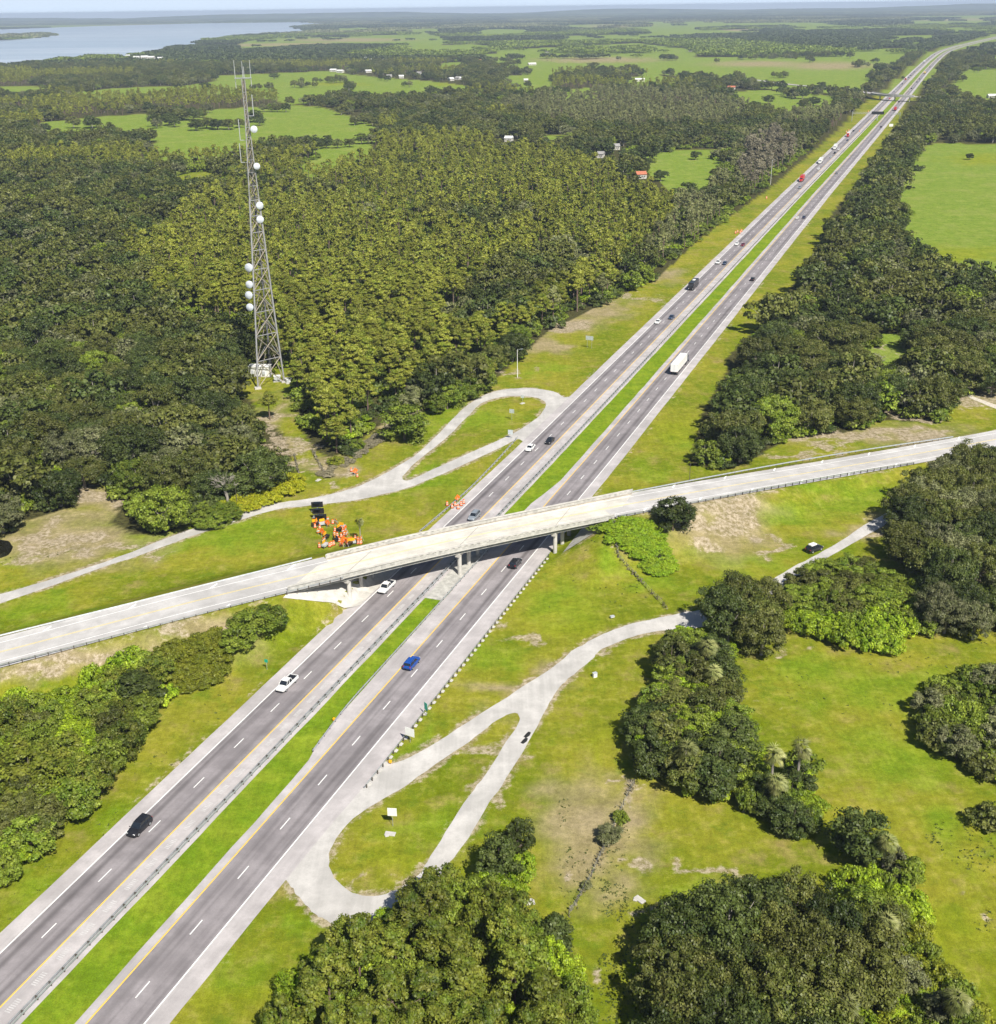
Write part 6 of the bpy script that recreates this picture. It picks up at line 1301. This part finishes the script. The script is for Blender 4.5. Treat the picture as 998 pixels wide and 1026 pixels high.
# far overpass
C2 = FR[(hw_of(FR[:, 0], FR[:, 1])[0] > -34) & (hw_of(FR[:, 0], FR[:, 1])[0] < 36)]
if len(C2) > 2:
    C2 = smooth_poly(C2, 6, 1); C2[:, 2] = 7; FB = thing('far_overpass', 'dark far overpass crossing the highway near the message board', 'bridge', (C2[len(C2)//2][0], C2[len(C2)//2][1], 0)); b1 = Vector(FB.location)
    profile_sweep('deck', C2, [(-6.2, -.2), (6.2, -.2), (6.2, -1.5), (-6.2, -1.5)], CONCD, FB, b1)
    for s in (-1, 1): profile_sweep('parapet', C2, [(s*5.9, -.19), (s*6.3, -.19), (s*6.3, .8), (s*5.9, .8)] if s > 0 else [(s*5.9, .8), (s*6.3, .8), (s*6.3, -.19), (s*5.9, -.19)], CONCD, FB, b1)
    uu2, _ = hw_of(C2[:, 0], C2[:, 1])
    for u in (-19, 1.2, 20):
        x = np.interp(u, uu2, C2[:, 0]); y = np.interp(u, uu2, C2[:, 1]); m = MB(); m.box((x-b1.x, y-b1.y, 5.0), (1.4, 12, 1.0), -AL); m.build('pier_cap', CONCD, FB)
        for k in (-4.5, 0, 4.5): m = MB(); m.cyl((x-b1.x+DV[0]*k, y-b1.y+DV[1]*k, -.3), (x-b1.x+DV[0]*k, y-b1.y+DV[1]*k, 4.5), .55, n=8); m.build('pier_column', CONCD, FB)
# low wooded rises along the horizon
xr = np.arange(-14000, 15000, 120.); V = []; F = []
for kq, (yy, hh_) in enumerate(((13800, 22), (16500, 34), (19300, 62))):
    hgt = hh_*(.35+.8*vnoise(xr, xr*0+yy, 1900, 61+kq)+.25*vnoise(xr, xr*0+yy, 330, 65+kq)); k = len(V)
    for x, h in zip(xr, hgt): V += [(x, yy-500, -.5), (x, yy-150, h*.8), (x, yy, h), (x, yy+250, -.5)]
    m_ = len(xr)
    for i in range(m_-1):
        for j in range(3): a = k+i*4+j; F.append((a, a+4, a+5, a+1))
HM, nt = nm('hill_woods'); tc = coords(nt); f_ = noise(nt, .004, 5, .7, tc.outputs['Object']); out(nt, pbsdf(nt, mixc(nt, ramp(nt, f_, .4, .6), (.045, .065, .025), (.10, .125, .045)), 1, 0, 0))
struct(link('hills', mesh_np('hills', V, F, [HM])))
# ------------------------------------------------------------ air, sky, sun, camera
hz, nt = nm('haze_air'); pv = nt.nodes.new('ShaderNodeVolumePrincipled'); pv.inputs['Color'].default_value = (.62, .74, .95, 1); pv.inputs['Density'].default_value = 7.5e-5; pv.inputs['Anisotropy'].default_value = 0.0
o_ = nt.nodes.new('ShaderNodeOutputMaterial'); nt.links.new(pv.outputs[0], o_.inputs['Volume'])
m = MB(); m.box((500, 8500, 61.5), (29000, 24000, 127)); o = m.build('haze', hz); struct(o, 'stuff')
W = bpy.data.worlds.new('World'); SC.world = W; W.use_nodes = True; nt = W.node_tree; nt.nodes.clear()
SUNV = Vector((.40, -.80, 1.0)).normalized(); el = math.asin(SUNV.z); az = math.atan2(SUNV.x, SUNV.y)
sky = nt.nodes.new('ShaderNodeTexSky'); sky.sky_type = 'NISHITA'; sky.sun_disc = False; sky.sun_elevation = el; sky.sun_rotation = az; sky.altitude = 100; sky.air_density = 1; sky.dust_density = .6; sky.ozone_density = 1.5
bg = nt.nodes.new('ShaderNodeBackground'); bg.inputs['Strength'].default_value = .055; wo = nt.nodes.new('ShaderNodeOutputWorld'); g_ = nt.nodes.new('ShaderNodeTexCoord'); sp_ = nt.nodes.new('ShaderNodeSeparateXYZ'); nt.links.new(g_.outputs['Generated'], sp_.inputs[0])
mr = nt.nodes.new('ShaderNodeMapRange'); mr.interpolation_type = 'SMOOTHSTEP'; nt.links.new(sp_.outputs[2], mr.inputs['Value']); mr.inputs['From Min'].default_value = 0; mr.inputs['From Max'].default_value = .05; mr.inputs['To Min'].default_value = 1; mr.inputs['To Max'].default_value = 0
nt.links.new(mixc(nt, mr.outputs[0], sky.outputs[0], (9.4, 11.2, 13.6)), bg.inputs[0]); nt.links.new(bg.outputs[0], wo.inputs[0])
sl = bpy.data.lights.new('sun', 'SUN'); sl.energy = 5.0; sl.angle = math.radians(.55); sl.color = (1, .95, .85); so = bpy.data.objects.new('sun', sl); COL.objects.link(so); so.rotation_euler = SUNV.to_track_quat('Z', 'Y').to_euler()
cd = bpy.data.cameras.new('camera'); co = bpy.data.objects.new('camera', cd); COL.objects.link(co); cd.sensor_fit = 'HORIZONTAL'; cd.sensor_width = 36; cd.lens = FPX/998*36; cd.clip_end = 60000; cd.clip_start = 1
co.matrix_world = Matrix(((RT[0], UP[0], -FW[0], 0), (RT[1], UP[1], -FW[1], 0), (RT[2], UP[2], -FW[2], CH), (0, 0, 0, 1))); SC.camera = co
SC.view_settings.view_transform = 'Standard'; SC.view_settings.look = 'None'; SC.view_settings.exposure = EXPO if 'EXPO' in globals() else .5; SC.view_settings.gamma = 1
SC.render.engine = 'CYCLES'; SC.cycles.use_denoising = True; SC.cycles.max_bounces = 6; SC.cycles.transparent_max_bounces = 4; SC.cycles.volume_bounces = 0; SC.cycles.use_adaptive_sampling = True; SC.cycles.adaptive_threshold = .02
SC.render.resolution_x = 996; SC.render.resolution_y = 1024
print('TREES', count, 'cand', n)
tick('end')
